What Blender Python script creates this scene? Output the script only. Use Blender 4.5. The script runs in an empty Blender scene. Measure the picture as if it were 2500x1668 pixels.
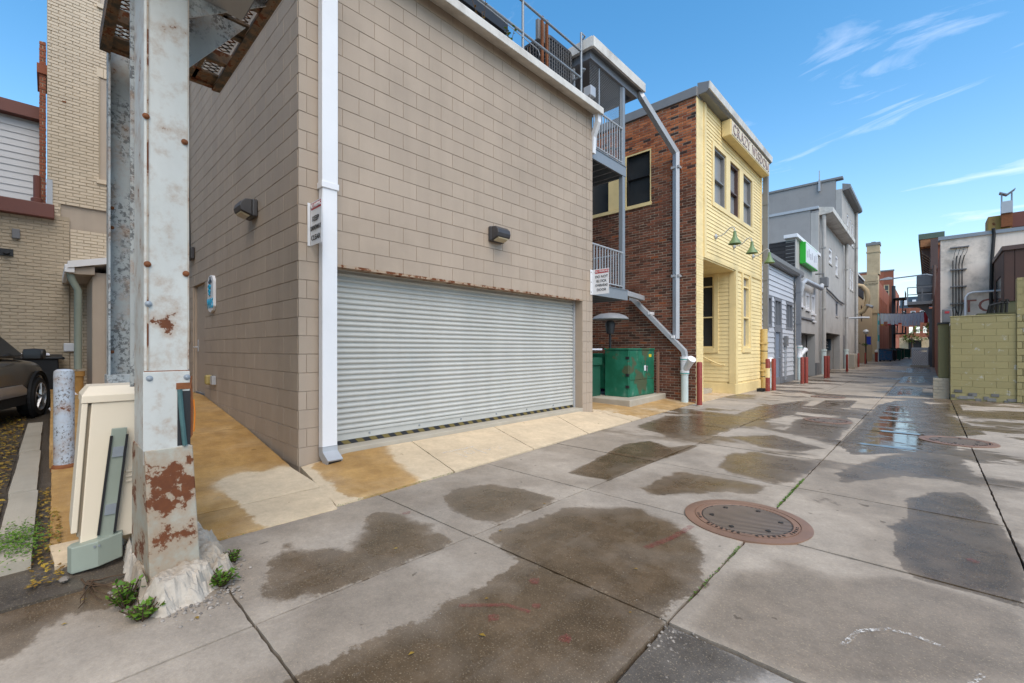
import bpy, math, random
from mathutils import Vector, Matrix
random.seed(7)
R=math.radians
scene=bpy.context.scene
# ------------------------------------------------------------------ camera
EYE=Vector((0,0,1.32)); YAW=math.asin(.688)
cam=bpy.data.cameras.new('camera'); camo=bpy.data.objects.new('camera',cam)
scene.collection.objects.link(camo); scene.camera=camo
camo.location=EYE; camo.rotation_euler=(R(90),0,YAW)
cam.sensor_width=36; cam.lens=15.451; cam.shift_y=.0076; cam.clip_end=2000; cam.clip_start=.02
# ------------------------------------------------------------------ sky and sun
SUN_AZ=R(114); SUN_EL=R(52)
world=bpy.data.worlds.new('World'); scene.world=world; world.use_nodes=True
wn=world.node_tree.nodes; wl=world.node_tree.links
for n in list(wn): wn.remove(n)
out=wn.new('ShaderNodeOutputWorld'); bg=wn.new('ShaderNodeBackground'); wl.new(bg.outputs[0],out.inputs[0])
sky=wn.new('ShaderNodeTexSky'); sky.sky_type='NISHITA'; sky.sun_disc=False
sky.sun_elevation=SUN_EL; sky.sun_rotation=SUN_AZ; sky.air_density=1.0; sky.dust_density=.9; sky.ozone_density=1.0
hs=wn.new('ShaderNodeHueSaturation'); hs.inputs['Saturation'].default_value=1.34; hs.inputs['Value'].default_value=1.28; hs.inputs['Hue'].default_value=.49
wl.new(sky.outputs[0],hs.inputs['Color'])
tc=wn.new('ShaderNodeTexCoord'); sp=wn.new('ShaderNodeSeparateXYZ'); wl.new(tc.outputs['Generated'],sp.inputs[0])
def wmath(op,a,b=None):
    n=wn.new('ShaderNodeMath'); n.operation=op
    for i,v in enumerate((a,b)):
        if v is None: continue
        if isinstance(v,(int,float)): n.inputs[i].default_value=v
        else: wl.new(v,n.inputs[i])
    return n.outputs[0]
zz=wmath('ADD',wmath('MAXIMUM',sp.outputs[2],0.0),.12)
cb=wn.new('ShaderNodeCombineXYZ'); wl.new(wmath('DIVIDE',sp.outputs[0],zz),cb.inputs[0]); wl.new(wmath('DIVIDE',sp.outputs[1],zz),cb.inputs[1])
mp=wn.new('ShaderNodeMapping'); mp.inputs['Rotation'].default_value=(0,0,R(8)); mp.inputs['Scale'].default_value=(.7,1.9,1); mp.inputs['Location'].default_value=(5.2,1.3,0)
wl.new(cb.outputs[0],mp.inputs[0])
nz=wn.new('ShaderNodeTexNoise'); nz.inputs['Scale'].default_value=1.9; nz.inputs['Detail'].default_value=9; nz.inputs['Roughness'].default_value=.6; nz.inputs['Distortion'].default_value=.9
wl.new(mp.outputs[0],nz.inputs['Vector'])
rp=wn.new('ShaderNodeValToRGB'); rp.color_ramp.elements[0].position=.57; rp.color_ramp.elements[1].position=.86
wl.new(nz.outputs['Fac'],rp.inputs[0])
mxc=wn.new('ShaderNodeMixRGB'); wl.new(wmath('MULTIPLY',rp.outputs[0],.8),mxc.inputs[0]); 
hz=wn.new('ShaderNodeMixRGB'); hf=wmath('POWER',wmath('SUBTRACT',1.0,wmath('MINIMUM',wmath('MAXIMUM',sp.outputs[2],0.0),1.0)),5.5); wl.new(wmath('MULTIPLY',hf,.75),hz.inputs[0]); wl.new(hs.outputs[0],hz.inputs[1]); hz.inputs[2].default_value=(4.7,5.2,5.7,1)
wl.new(hz.outputs[0],mxc.inputs[1]); mxc.inputs[2].default_value=(6.4,6.6,7.6,1)
wl.new(mxc.outputs[0],bg.inputs[0]); bg.inputs[1].default_value=.15
sl=bpy.data.lights.new('sun','SUN'); sl.energy=2.2; sl.angle=R(60); sl.color=(1,.89,.72)
so=bpy.data.objects.new('sun',sl); scene.collection.objects.link(so)
sd=Vector((math.sin(SUN_AZ)*math.cos(SUN_EL),math.cos(SUN_AZ)*math.cos(SUN_EL),math.sin(SUN_EL)))
so.rotation_euler=sd.to_track_quat('Z','Y').to_euler(); so.location=(6,6,30)
scene.view_settings.view_transform='Standard'; scene.view_settings.look='None'; scene.view_settings.gamma=1; scene.view_settings.use_curve_mapping=False
scene.view_settings.exposure=.53
scene.render.engine='CYCLES'
# ------------------------------------------------------------------ helpers
COL=scene.collection
WL={}
def wloc(o): return WL.get(o.name,Vector((0,0,0)))
def tag(o,label=None,cat=None,group=None,kind=None):
    if label: o['label']=label
    if cat: o['category']=cat
    if group: o['group']=group
    if kind: o['kind']=kind
    return o
def empty(name,loc,label=None,cat=None,group=None):
    o=bpy.data.objects.new(name,None); COL.objects.link(o); o.location=loc; o.empty_display_size=.1
    WL[o.name]=Vector(loc); return tag(o,label,cat,group)
def attach(o,loc,parent):
    COL.objects.link(o); o.location=loc; WL[o.name]=Vector(loc)
    if parent is not None:
        o.parent=parent; o.matrix_parent_inverse=Matrix.Translation(-wloc(parent))
    return o
class Fr:
    def __init__(s,o,U,N): s.o=Vector(o); s.U=Vector(U); s.N=Vector(N)
    def p(s,u,z,d=0.0): return s.o+s.U*u+s.N*d+Vector((0,0,z))
def FX(X): return Fr((X,0,0),(0,1,0),(1,0,0))
def FY(Y): return Fr((0,Y,0),(1,0,0),(0,-1,0))
def FRT(X): return Fr((X,0,0),(0,1,0),(-1,0,0))
class MB:
    def __init__(s): s.v=[]; s.f=[]
    def add(s,vs,fs):
        b=len(s.v); s.v+= [tuple(v) for v in vs]; s.f+=[tuple(i+b for i in f) for f in fs]; return s
    def box(s,x0,x1,y0,y1,z0,z1):
        return s.add([(x0,y0,z0),(x1,y0,z0),(x1,y1,z0),(x0,y1,z0),(x0,y0,z1),(x1,y0,z1),(x1,y1,z1),(x0,y1,z1)],
          [(3,2,1,0),(4,5,6,7),(0,1,5,4),(1,2,6,5),(2,3,7,6),(3,0,4,7)])
    def fb(s,fr,u0,u1,z0,z1,d0,d1):
        P=[fr.p(u,z,d) for d in (d0,d1) for u,z in ((u0,z0),(u1,z0),(u1,z1),(u0,z1))]
        return s.add(P,[(3,2,1,0),(4,5,6,7),(0,1,5,4),(1,2,6,5),(2,3,7,6),(3,0,4,7)])
    def poly(s,pts): return s.add(pts,[tuple(range(len(pts)))])
    def prism(s,pts,off):
        off=Vector(off); n=len(pts); a=[Vector(p) for p in pts]; b=[p+off for p in a]
        return s.add(a+b,[tuple(range(n))[::-1],tuple(range(n,2*n))]+[(i,(i+1)%n,n+(i+1)%n,n+i) for i in range(n)])
    def tube(s,pts,r,n=8,caps=True,radii=None):
        pts=[Vector(p) for p in pts]; rings=[]
        up=None
        for i,p in enumerate(pts):
            d=(pts[min(i+1,len(pts)-1)]-pts[max(i-1,0)]).normalized()
            if up is None:
                up=Vector((0,0,1)) if abs(d.z)<.9 else Vector((1,0,0))
            a=d.cross(up).normalized(); b=a.cross(d).normalized(); up=b
            rr=radii[i] if radii else r
            rings.append([p+(a*math.cos(2*math.pi*k/n)+b*math.sin(2*math.pi*k/n))*rr for k in range(n)])
        vs=[v for rg in rings for v in rg]; fs=[]
        for i in range(len(pts)-1):
            for k in range(n):
                fs.append((i*n+k,i*n+(k+1)%n,(i+1)*n+(k+1)%n,(i+1)*n+k))
        if caps: fs+= [tuple(range(n))[::-1],tuple(range((len(pts)-1)*n,len(pts)*n))]
        return s.add(vs,fs)
    def rtube(s,pts,w,h,side):
        # rectangular duct along pts; side = fixed vector giving the width direction
        pts=[Vector(p) for p in pts]; side=Vector(side).normalized(); vs=[]; fs=[]
        for i,p in enumerate(pts):
            d0=(p-pts[i-1]).normalized() if i>0 else None; d1=(pts[i+1]-p).normalized() if i<len(pts)-1 else None
            d=((d0 or d1)+(d1 or d0)).normalized(); o=d.cross(side).normalized()
            k=1.0/max(.3,d.dot(d0 or d1))
            vs+=[p+side*w/2+o*h/2*k,p-side*w/2+o*h/2*k,p-side*w/2-o*h/2*k,p+side*w/2-o*h/2*k]
        for i in range(len(pts)-1):
            for k in range(4): fs.append((4*i+k,4*i+(k+1)%4,4*i+4+(k+1)%4,4*i+4+k))
        n=len(pts); fs+=[(0,1,2,3),(4*n-4,4*n-3,4*n-2,4*n-1)]
        return s.add(vs,fs)
    def lathe(s,prof,c=(0,0,0),n=20,axis='z',caps=True):
        c=Vector(c); vs=[]; fs=[]
        for r,z in prof:
            for k in range(n):
                a=2*math.pi*k/n
                q=Vector((r*math.cos(a),r*math.sin(a),z))
                if axis=='y': q=Vector((q.x,q.z,q.y))
                if axis=='x': q=Vector((q.z,q.x,q.y))
                vs.append(c+q)
        m=len(prof)
        for i in range(m-1):
            for k in range(n): fs.append((i*n+k,i*n+(k+1)%n,(i+1)*n+(k+1)%n,(i+1)*n+k))
        if caps: fs+=[tuple(range(n))[::-1],tuple(range((m-1)*n,m*n))]
        return s.add(vs,fs)
    def build(s,name,mat,parent=None,smooth=False,bevel=0,origin=None,label=None,cat=None,group=None,kind=None):
        xs=[v[0] for v in s.v]; ys=[v[1] for v in s.v]; zs=[v[2] for v in s.v]
        if origin is None:
            origin=((min(xs)+max(xs))/2,(min(ys)+max(ys))/2,(min(zs) if parent is None else (min(zs)+max(zs))/2))
        ox,oy,oz=origin
        me=bpy.data.meshes.new(name); me.from_pydata([(x-ox,y-oy,z-oz) for x,y,z in s.v],[],s.f); me.update()
        if smooth:
            me.polygons.foreach_set('use_smooth',[True]*len(me.polygons))
        if mat is not None: me.materials.append(mat)
        o=bpy.data.objects.new(name,me); attach(o,origin,parent)
        if smooth:
            try: me.set_sharp_from_angle(angle=R(40))
            except Exception: pass
        if bevel:
            b=o.modifiers.new('bevel','BEVEL'); b.width=bevel; b.segments=2; b.limit_method='ANGLE'; b.angle_limit=R(40)
        return tag(o,label,cat,group,kind)
def piece(mesh,name,mat,parent,loc,rotz=0):
    o=bpy.data.objects.new(name,mesh); attach(o,loc,parent); o.rotation_euler=(0,0,rotz); return o
def copy_tree(o,parent=None):
    c=o.copy(); COL.objects.link(c); c.parent=parent; WL[c.name]=wloc(o)
    for ch in list(o.children): copy_tree(ch,c)
    return c
def place(o,loc,rz=0):
    o.location=loc; o.rotation_euler=(0,0,rz); WL[o.name]=Vector(loc); return o
# ------------------------------------------------------------------ materials
class NT:
    def __init__(s,name):
        s.m=bpy.data.materials.new(name); s.m.use_nodes=True; s.t=s.m.node_tree; s.N=s.t.nodes; s.L=s.t.links
        for n in list(s.N): s.N.remove(n)
        s.o=s.N.new('ShaderNodeOutputMaterial'); s.b=s.N.new('ShaderNodeBsdfPrincipled'); s.L.new(s.b.outputs[0],s.o.inputs[0])
        g=s.N.new('ShaderNodeNewGeometry'); s.pos=g.outputs['Position']; s.geo=g
    def put(s,v,inp):
        if isinstance(v,bpy.types.NodeSocket): s.L.new(v,inp)
        elif isinstance(v,(tuple,list)): inp.default_value=tuple(v)+((1,) if len(v)==3 and inp.type=='RGBA' else ())
        else: inp.default_value=v
    def math(s,op,a,b=0.0,c=None,clamp=False):
        n=s.N.new('ShaderNodeMath'); n.operation=op; n.use_clamp=clamp; s.put(a,n.inputs[0]); s.put(b,n.inputs[1])
        if c is not None: s.put(c,n.inputs[2])
        return n.outputs[0]
    def noise(s,scale,detail=4,rough=.55,vec=None,stretch=None,dist=0.0,off=0.0):
        v=vec or s.pos
        if stretch or off:
            mpn=s.N.new('ShaderNodeMapping'); s.L.new(v,mpn.inputs[0]); mpn.inputs['Scale'].default_value=stretch or (1,1,1); mpn.inputs['Location'].default_value=(off,off*.7,off*.3); v=mpn.outputs[0]
        n=s.N.new('ShaderNodeTexNoise'); n.inputs['Scale'].default_value=scale; n.inputs['Detail'].default_value=detail; n.inputs['Roughness'].default_value=rough; n.inputs['Distortion'].default_value=dist
        s.L.new(v,n.inputs['Vector']); return n.outputs['Fac']
    def ramp(s,f,a,b):
        n=s.N.new('ShaderNodeMapRange'); n.interpolation_type='SMOOTHSTEP'; s.put(f,n.inputs[0]); s.put(a,n.inputs[1]); s.put(b,n.inputs[2]); return n.outputs[0]
    def mix(s,f,a,b,mode='MIX'):
        n=s.N.new('ShaderNodeMixRGB'); n.blend_type=mode; s.put(f,n.inputs[0]); s.put(a,n.inputs[1]); s.put(b,n.inputs[2]); return n.outputs[0]
    def gray(s,f):
        n=s.N.new('ShaderNodeCombineColor'); [s.put(f,n.inputs[i]) for i in range(3)]; return n.outputs[0]
    def rnd(s):
        oi=s.N.new('ShaderNodeObjectInfo'); return s.math('FRACT',s.math('ADD',oi.outputs['Random'],s.geo.outputs['Random Per Island']))
    def bump(s,h,strength,dist):
        n=s.N.new('ShaderNodeBump'); n.inputs['Strength'].default_value=strength; n.inputs['Distance'].default_value=dist; s.put(h,n.inputs['Height'])
        if getattr(s,'lastb',None) is not None: s.L.new(s.lastb,n.inputs['Normal'])
        s.lastb=n.outputs[0]; s.L.new(n.outputs[0],s.b.inputs['Normal']); return s
    def fin(s,col,rough,metal=0.0,spec=.5):
        s.put(col,s.b.inputs['Base Color']); s.put(rough,s.b.inputs['Roughness']); s.put(metal,s.b.inputs['Metallic']); s.put(spec,s.b.inputs['Specular IOR Level']); return s.m
RUST=(.17,.055,.018); RUST2=(.09,.03,.014)
def mk(name,col,rough=.65,var=.12,vs=2.0,grain=0,gs=120,bs=.3,metal=0,rv=0,streak=0,dirt=0,rust=0,rs=7,spec=.4,dcol=(.08,.07,.055),chip=0,ccol=(.1,.1,.1),cs=16):
    """paint-like surface: tone variation, vertical streaks, dirt blotches, rust, chips, fine relief"""
    t=NT(name); c=tuple(col)
    v=t.noise(vs,5)
    k=t.math('MULTIPLY_ADD',v,2*var,1-var)
    if rv: k=t.math('MULTIPLY',k,t.math('MULTIPLY_ADD',t.rnd(),2*rv,1-rv))
    if streak:
        st=t.noise(5,4,stretch=(1,1,.06)); k=t.math('MULTIPLY',k,t.math('MULTIPLY_ADD',st,2*streak,1-streak))
    cc=t.mix(1.0,c+(1,),t.gray(k),'MULTIPLY')
    rr=t.math('MULTIPLY_ADD',v,.16,rough-.08)
    if dirt:
        d=t.math('MULTIPLY',t.ramp(t.noise(1.3,7,.65,off=3.1),.45,.75),dirt); cc=t.mix(d,cc,dcol+(1,))
    hgt=None
    if chip:
        ch=t.math('MULTIPLY',t.ramp(t.noise(cs,7,.75,off=7.7),.62-.18*chip,.66-.18*chip),t.ramp(t.noise(cs*.18,4,.6,off=2.2,stretch=(1,1,.45)),.42,.56)); cc=t.mix(ch,cc,ccol+(1,)); hgt=ch
    if rust:
        n1=t.noise(rs,7,.68,off=1.7); ru=t.ramp(n1,.70-.25*rust,.74-.25*rust); halo=t.math('MULTIPLY',t.ramp(n1,.52-.25*rust,.76-.25*rust),.55)
        rc=t.mix(t.noise(rs*5,4),RUST+(1,),RUST2+(1,)); cc=t.mix(halo,cc,(.3,.16,.07,1)); cc=t.mix(ru,cc,rc); rr=t.math('MULTIPLY_ADD',ru,.3,rr,clamp=True)
        metal=t.math('MULTIPLY',metal,t.math('SUBTRACT',1.0,ru)) if metal else 0.0; hgt=ru
    if grain: t.bump(t.noise(gs,5,.6),grain,.004)
    if hgt is not None: t.bump(hgt,-.35,.004)
    return t.fin(cc,rr,metal,spec)
def glass(name,col=(.02,.024,.028),rough=.06,dirt=.1):
    t=NT(name); n=t.noise(1.5,5); return t.fin(t.mix(t.math('MULTIPLY',n,dirt*2),col+(1,),(.16,.16,.16,1)),t.math('MULTIPLY_ADD',n,.1,rough),0,.6)
M={}
M['blockwall']=mk('painted_block',(.385,.308,.238),.72,.10,1.1,grain=.7,gs=110,rv=.04,streak=.11,dirt=.3,dcol=(.26,.21,.16))
M['white']=mk('white_paint',(.76,.76,.77),.42,.05,2,streak=.04,dirt=.12,dcol=(.42,.41,.4))
M['fascia']=mk('weathered_white_paint',(.62,.595,.545),.55,.14,5,streak=.2,dirt=.8,dcol=(.3,.27,.23))
M['slat']=mk('grey_roller_steel',(.46,.455,.42),.45,.09,.9,streak=.12,dirt=.45,dcol=(.38,.4,.38),spec=.5)
M['rustedge']=mk('rusty_steel_angle',(.36,.29,.22),.75,.15,6,rust=.75,rs=9)
M['galv']=mk('galvanised_steel',(.25,.275,.30),.45,.12,14,metal=.25,streak=.08)
M['galvl']=mk('pale_galvanised_steel',(.42,.435,.455),.42,.08,10,metal=.2,streak=.06)
M['black']=mk('black_plastic',(.018,.018,.02),.5,.2,4)
M['fixture']=mk('bronze_lamp_housing',(.045,.043,.045),.45,.2,5,dirt=.3,dcol=(.12,.11,.1))
M['lens']=mk('lamp_lens',(.42,.36,.24),.25,.2,6)
M['signw']=mk('sign_white',(.70,.71,.73),.35,.04,3,dirt=.08,dcol=(.4,.4,.4))
M['signr']=mk('sign_red',(.42,.035,.045),.4,.06,4)
M['ink']=mk('sign_black_ink',(.015,.015,.016),.5,.1,4)
M['cyan']=mk('cyan_paint',(.02,.36,.58),.45,.15,8)
M['navy']=mk('slate_blue_paint',(.05,.08,.11),.5,.1,8)
M['concdk']=mk('old_concrete',(.40,.36,.29),.85,.18,4,grain=.6,gs=70,dirt=.3,dcol=(.2,.16,.1))
M['yellow']=mk('yellow_clapboard_paint',(.83,.665,.34),.6,.10,1.6,grain=.2,gs=90,rv=.05,streak=.08,dirt=.3,dcol=(.5,.38,.16))
M['yellowt']=mk('yellow_trim_paint',(.81,.64,.32),.55,.10,2.5,streak=.08,dirt=.35,dcol=(.5,.38,.16))
M['signcream']=mk('cream_sign_board',(.66,.58,.44),.55,.06,4,dirt=.15,dcol=(.45,.38,.28))
M['lettering']=mk('mauve_lettering',(.33,.26,.245),.6,.1,6)
M['browntrim']=mk('brown_window_trim',(.10,.06,.05),.5,.15,6)
M['glass']=glass('dark_window_glass')
M['glassg']=glass('screened_window_glass',(.30,.295,.285),.3,.25)
M['glassl']=glass('sky_lit_window_glass',(.30,.31,.33),.12,.2)
M['grayfl']=mk('grey_metal_flashing',(.20,.20,.20),.5,.1,4,streak=.08)
M['greysid']=mk('grey_clapboard_paint',(.50,.52,.56),.55,.06,2,rv=.04,dirt=.12,dcol=(.3,.31,.33))
M['greystucco']=mk('grey_painted_stucco',(.40,.385,.36),.8,.16,1.2,grain=.5,gs=24,streak=.16,dirt=.35,dcol=(.19,.18,.17))
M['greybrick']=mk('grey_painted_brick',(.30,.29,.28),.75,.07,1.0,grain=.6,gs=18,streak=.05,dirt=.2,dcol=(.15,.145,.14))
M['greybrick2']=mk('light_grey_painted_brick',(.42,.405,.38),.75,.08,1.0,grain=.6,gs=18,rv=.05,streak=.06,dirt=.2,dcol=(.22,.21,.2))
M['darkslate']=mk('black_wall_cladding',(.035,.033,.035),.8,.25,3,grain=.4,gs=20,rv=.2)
M['greytrim']=mk('slate_grey_trim',(.19,.20,.22),.5,.1,4)
M['bluedoor']=mk('blue_grey_steel_door',(.20,.24,.31),.5,.12,3,streak=.12)
M['redpost']=mk('red_bollard_paint',(.25,.042,.03),.5,.14,7,streak=.12,dirt=.3,dcol=(.15,.03,.02),chip=.3,ccol=(.3,.12,.06))
M['pvc']=mk('pvc_pipe',(.60,.68,.66),.35,.06,3,dirt=.25,dcol=(.4,.42,.38))
M['teal']=mk('pvc_primer_band',(.01,.30,.25),.4,.1,5)
M['green']=None
M['greensign']=mk('bright_green_sign_edge',(.03,.42,.04),.4,.06,4)
M['lampgreen']=mk('green_enamel_shade',(.14,.22,.10),.4,.12,8,dirt=.2)
M['tanfar']=mk('buff_brick',(.50,.385,.235),.85,.2,.9,grain=.7,gs=9,streak=.1,dirt=.5,dcol=(.27,.19,.11))
M['tanplain']=mk('buff_stucco',(.57,.44,.27),.85,.06,1,dirt=.15,dcol=(.4,.3,.18))
M['redbrick']=mk('red_brick_far',(.30,.10,.055),.85,.2,3,grain=.5,gs=10,rv=.15)
M['olive']=mk('olive_block_paint',(.31,.265,.125),.75,.1,1.2,grain=.4,gs=60,rv=.06,streak=.06,dirt=.35,dcol=(.26,.22,.10),chip=.12,ccol=(.42,.40,.33),cs=6)
M['olivedk']=mk('dark_olive_paint',(.13,.125,.06),.7,.1,2,streak=.1)
M['whitestucco']=mk('weathered_white_stucco',(.80,.69,.585),.85,.16,.7,grain=.5,gs=14,streak=.16,dirt=.95,dcol=(.36,.31,.26))
M['brownwood']=mk('brown_board_siding',(.085,.045,.035),.7,.15,4,rv=.12,streak=.1)
M['platgrey']=mk('grey_platform_paint',(.165,.165,.17),.6,.1,3,streak=.12,dirt=.2,dcol=(.1,.1,.1))
M['tanbrick']=mk('cream_painted_brick',(.62,.525,.40),.75,.07,1.5,grain=.5,gs=60,rv=.05,streak=.05,dirt=.25,dcol=(.38,.31,.22))
M['tanbrick2']=mk('tan_painted_brick',(.46,.375,.27),.75,.07,1.5,grain=.5,gs=60,rv=.06,streak=.05,dirt=.3,dcol=(.27,.22,.16))
M['mortar']=mk('painted_mortar',(.40,.33,.24),.85,.12,4)
M['mortar2']=mk('blockwall_joint',(.345,.275,.21),.8,.1,4)
M['mortarr']=mk('brick_mortar',(.40,.315,.23),.9,.2,6,grain=.4,gs=80)
M['tansid']=mk('tan_board_siding',(.42,.35,.28),.65,.1,2,streak=.14,rv=.05,dirt=.2,dcol=(.3,.24,.18))
M['whitesid']=mk('pale_grey_vinyl_siding',(.56,.56,.57),.5,.04,2,rv=.03)
M['rustbrown']=mk('oxide_brown_trim',(.15,.05,.035),.5,.15,3)
M['clay']=mk('clay_drain',(.36,.20,.06),.8,.25,10,dirt=.3)
M['polepaint']=mk('peeling_grey_white_paint',(.52,.52,.48),.55,.10,4,streak=.16,rust=.33,rs=6.5,dirt=.4,dcol=(.33,.33,.29),grain=.25,gs=40)
M['polepaint2']=mk('crazed_blue_grey_paint',(.34,.36,.355),.6,.16,5,streak=.2,chip=.7,ccol=(.12,.125,.125),cs=34,rust=.22,rs=5,grain=.3,gs=50)
M['polelow']=mk('scuffed_grey_white_paint',(.50,.50,.465),.55,.10,4,streak=.16,rust=.16,rs=9,dirt=.45,dcol=(.33,.33,.29),grain=.25,gs=40)
M['poleskirt']=mk('rust_blotched_paint',(.36,.35,.295),.6,.12,5,streak=.12,rust=.62,rs=5.2,dirt=.5,dcol=(.25,.22,.16),grain=.3,gs=50)
M['grating']=mk('rusty_catwalk_steel',(.06,.052,.04),.75,.3,8,rust=.55,rs=10,dirt=.3,dcol=(.04,.035,.03))
M['rusty']=mk('bare_rust',(.20,.07,.025),.85,.4,18,grain=.6,gs=60)
M['beigecab']=mk('cream_utility_enclosure',(.68,.59,.455),.45,.04,2,streak=.03,dirt=.12,dcol=(.45,.38,.27))
M['greencab']=mk('grey_green_steel',(.26,.295,.245),.5,.1,5,streak=.12,dirt=.2,dcol=(.15,.17,.13))
M['rubber']=mk('rubber',(.014,.014,.015),.75,.25,10)
M['bluebol']=mk('pale_blue_bollard_paint',(.42,.47,.53),.55,.1,6,streak=.14,chip=.5,ccol=(.13,.12,.11),cs=45,rust=.36,rs=7,dirt=.4,dcol=(.3,.3,.29))
M['carbody']=mk('grey_brown_car_paint',(.14,.128,.11),.22,.06,1,metal=.35,spec=.6)
M['cartrim']=mk('silver_trim',(.42,.43,.46),.3,.05,1,metal=.5)
M['alloy']=mk('alloy_wheel',(.50,.50,.51),.3,.1,4,metal=.7)
M['asph']=None
M['purple']=mk('purple_plastic',(.08,.04,.20),.5,.15,4)
M['dumpgreen']=mk('dumpster_green',(.015,.09,.055),.55,.2,3,dirt=.4,dcol=(.02,.03,.025))
M['dumpblue']=mk('dumpster_blue',(.02,.12,.27),.5,.2,3,rust=.3)
M['chalk']=mk('chalk_marks',(.78,.75,.7),.9,.1,20)
M['redspray']=mk('red_spray_paint',(.34,.06,.05),.8,.25,30)
M['paper']=mk('paper',(.72,.72,.78),.8,.05,4)
M['cord']=mk('cable',(.02,.02,.02),.6,.2,4)
M['cloth']=mk('white_cloth',(.82,.82,.83),.9,.06,3)
t=NT('white_cloth_backlit'); tl=t.N.new('ShaderNodeBsdfTranslucent'); tl.inputs[0].default_value=(.85,.85,.84,1); ms=t.N.new('ShaderNodeMixShader'); ms.inputs[0].default_value=.5; t.fin(t.mix(t.noise(6,3),(.92,.92,.92,1),(.78,.78,.79,1)),.9); t.L.new(t.b.outputs[0],ms.inputs[1]); t.L.new(tl.outputs[0],ms.inputs[2]); t.L.new(ms.outputs[0],t.o.inputs[0]); M['cloth']=t.m
M['clothr']=mk('red_cloth',(.5,.03,.03),.9,.06,3)
M['clothy']=mk('amber_cloth',(.6,.33,.04),.9,.06,3)
M['lampglobe']=mk('white_lamp_globe',(.85,.85,.83),.2,.03,3)
M['bark']=mk('bark',(.10,.075,.05),.9,.25,20,grain=.6,gs=60)
M['mural']=mk('turquoise_mural',(.06,.52,.56),.6,.3,2.5)
M['tankyel']=mk('ochre_rusted_steel',(.34,.22,.05),.7,.2,2,rust=.45,rs=3)
M['cornicegreen']=mk('green_cornice_paint',(.09,.13,.095),.55,.1,2,streak=.1)
M['corniceor']=mk('faded_orange_soffit',(.34,.15,.06),.7,.2,2)
M['blackbin']=mk('black_bin',(.014,.015,.018),.5,.15,3)
M['pebble']=mk('pebble',(.24,.21,.18),.85,.2,12,rv=.45)
M['twig']=mk('twig',(.075,.045,.025),.85,.2,20)
def leafmat(name,a,b):
    t=NT(name); c=t.mix(t.rnd(),a+(1,),b+(1,)); t.put(.12,t.b.inputs['Subsurface Weight']) if 'Subsurface Weight' in t.b.inputs else 0
    return t.fin(c,.55,0,.3)
M['leafg']=leafmat('fresh_leaves',(.13,.23,.02),(.045,.11,.012))
M['leafy']=leafmat('fallen_leaves',(.36,.24,.03),(.16,.08,.015))
M['leaft']=leafmat('tree_leaves',(.16,.27,.035),(.05,.12,.02))
# green transformer paint with worn patch
t=NT('faded_green_enamel'); n1=t.noise(2.3,6,.6); n2=t.noise(6,5,stretch=(1,1,.4))
c=t.mix(t.ramp(n1,.35,.7),(.008,.105,.055,1),(.02,.17,.105,1)); c=t.mix(t.math('MULTIPLY',t.ramp(n2,.55,.8),.45),c,(.28,.38,.30,1)); c=t.mix(t.ramp(t.noise(1.7,4,off=5.3),.60,.63),c,(.065,.085,.045,1))
M['green']=t.fin(c,.5,0,.4)
# red/brown brick wall: sooty below, cleaned orange above
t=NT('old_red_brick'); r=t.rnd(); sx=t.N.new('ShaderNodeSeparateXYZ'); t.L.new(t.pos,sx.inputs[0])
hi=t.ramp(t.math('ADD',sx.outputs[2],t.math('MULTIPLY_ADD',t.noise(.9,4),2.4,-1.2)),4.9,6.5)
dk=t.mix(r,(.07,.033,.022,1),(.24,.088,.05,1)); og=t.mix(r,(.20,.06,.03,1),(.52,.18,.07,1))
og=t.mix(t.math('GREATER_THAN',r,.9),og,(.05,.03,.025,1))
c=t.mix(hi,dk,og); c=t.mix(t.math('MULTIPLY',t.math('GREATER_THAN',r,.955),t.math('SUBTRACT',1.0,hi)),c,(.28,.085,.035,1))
c=t.mix(1.0,c,t.gray(t.math('MULTIPLY_ADD',t.noise(14,5),.7,.65)),'MULTIPLY'); t.bump(t.noise(60,5),.5,.006)
M['brick']=t.fin(c,.85,0,.25)
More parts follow.
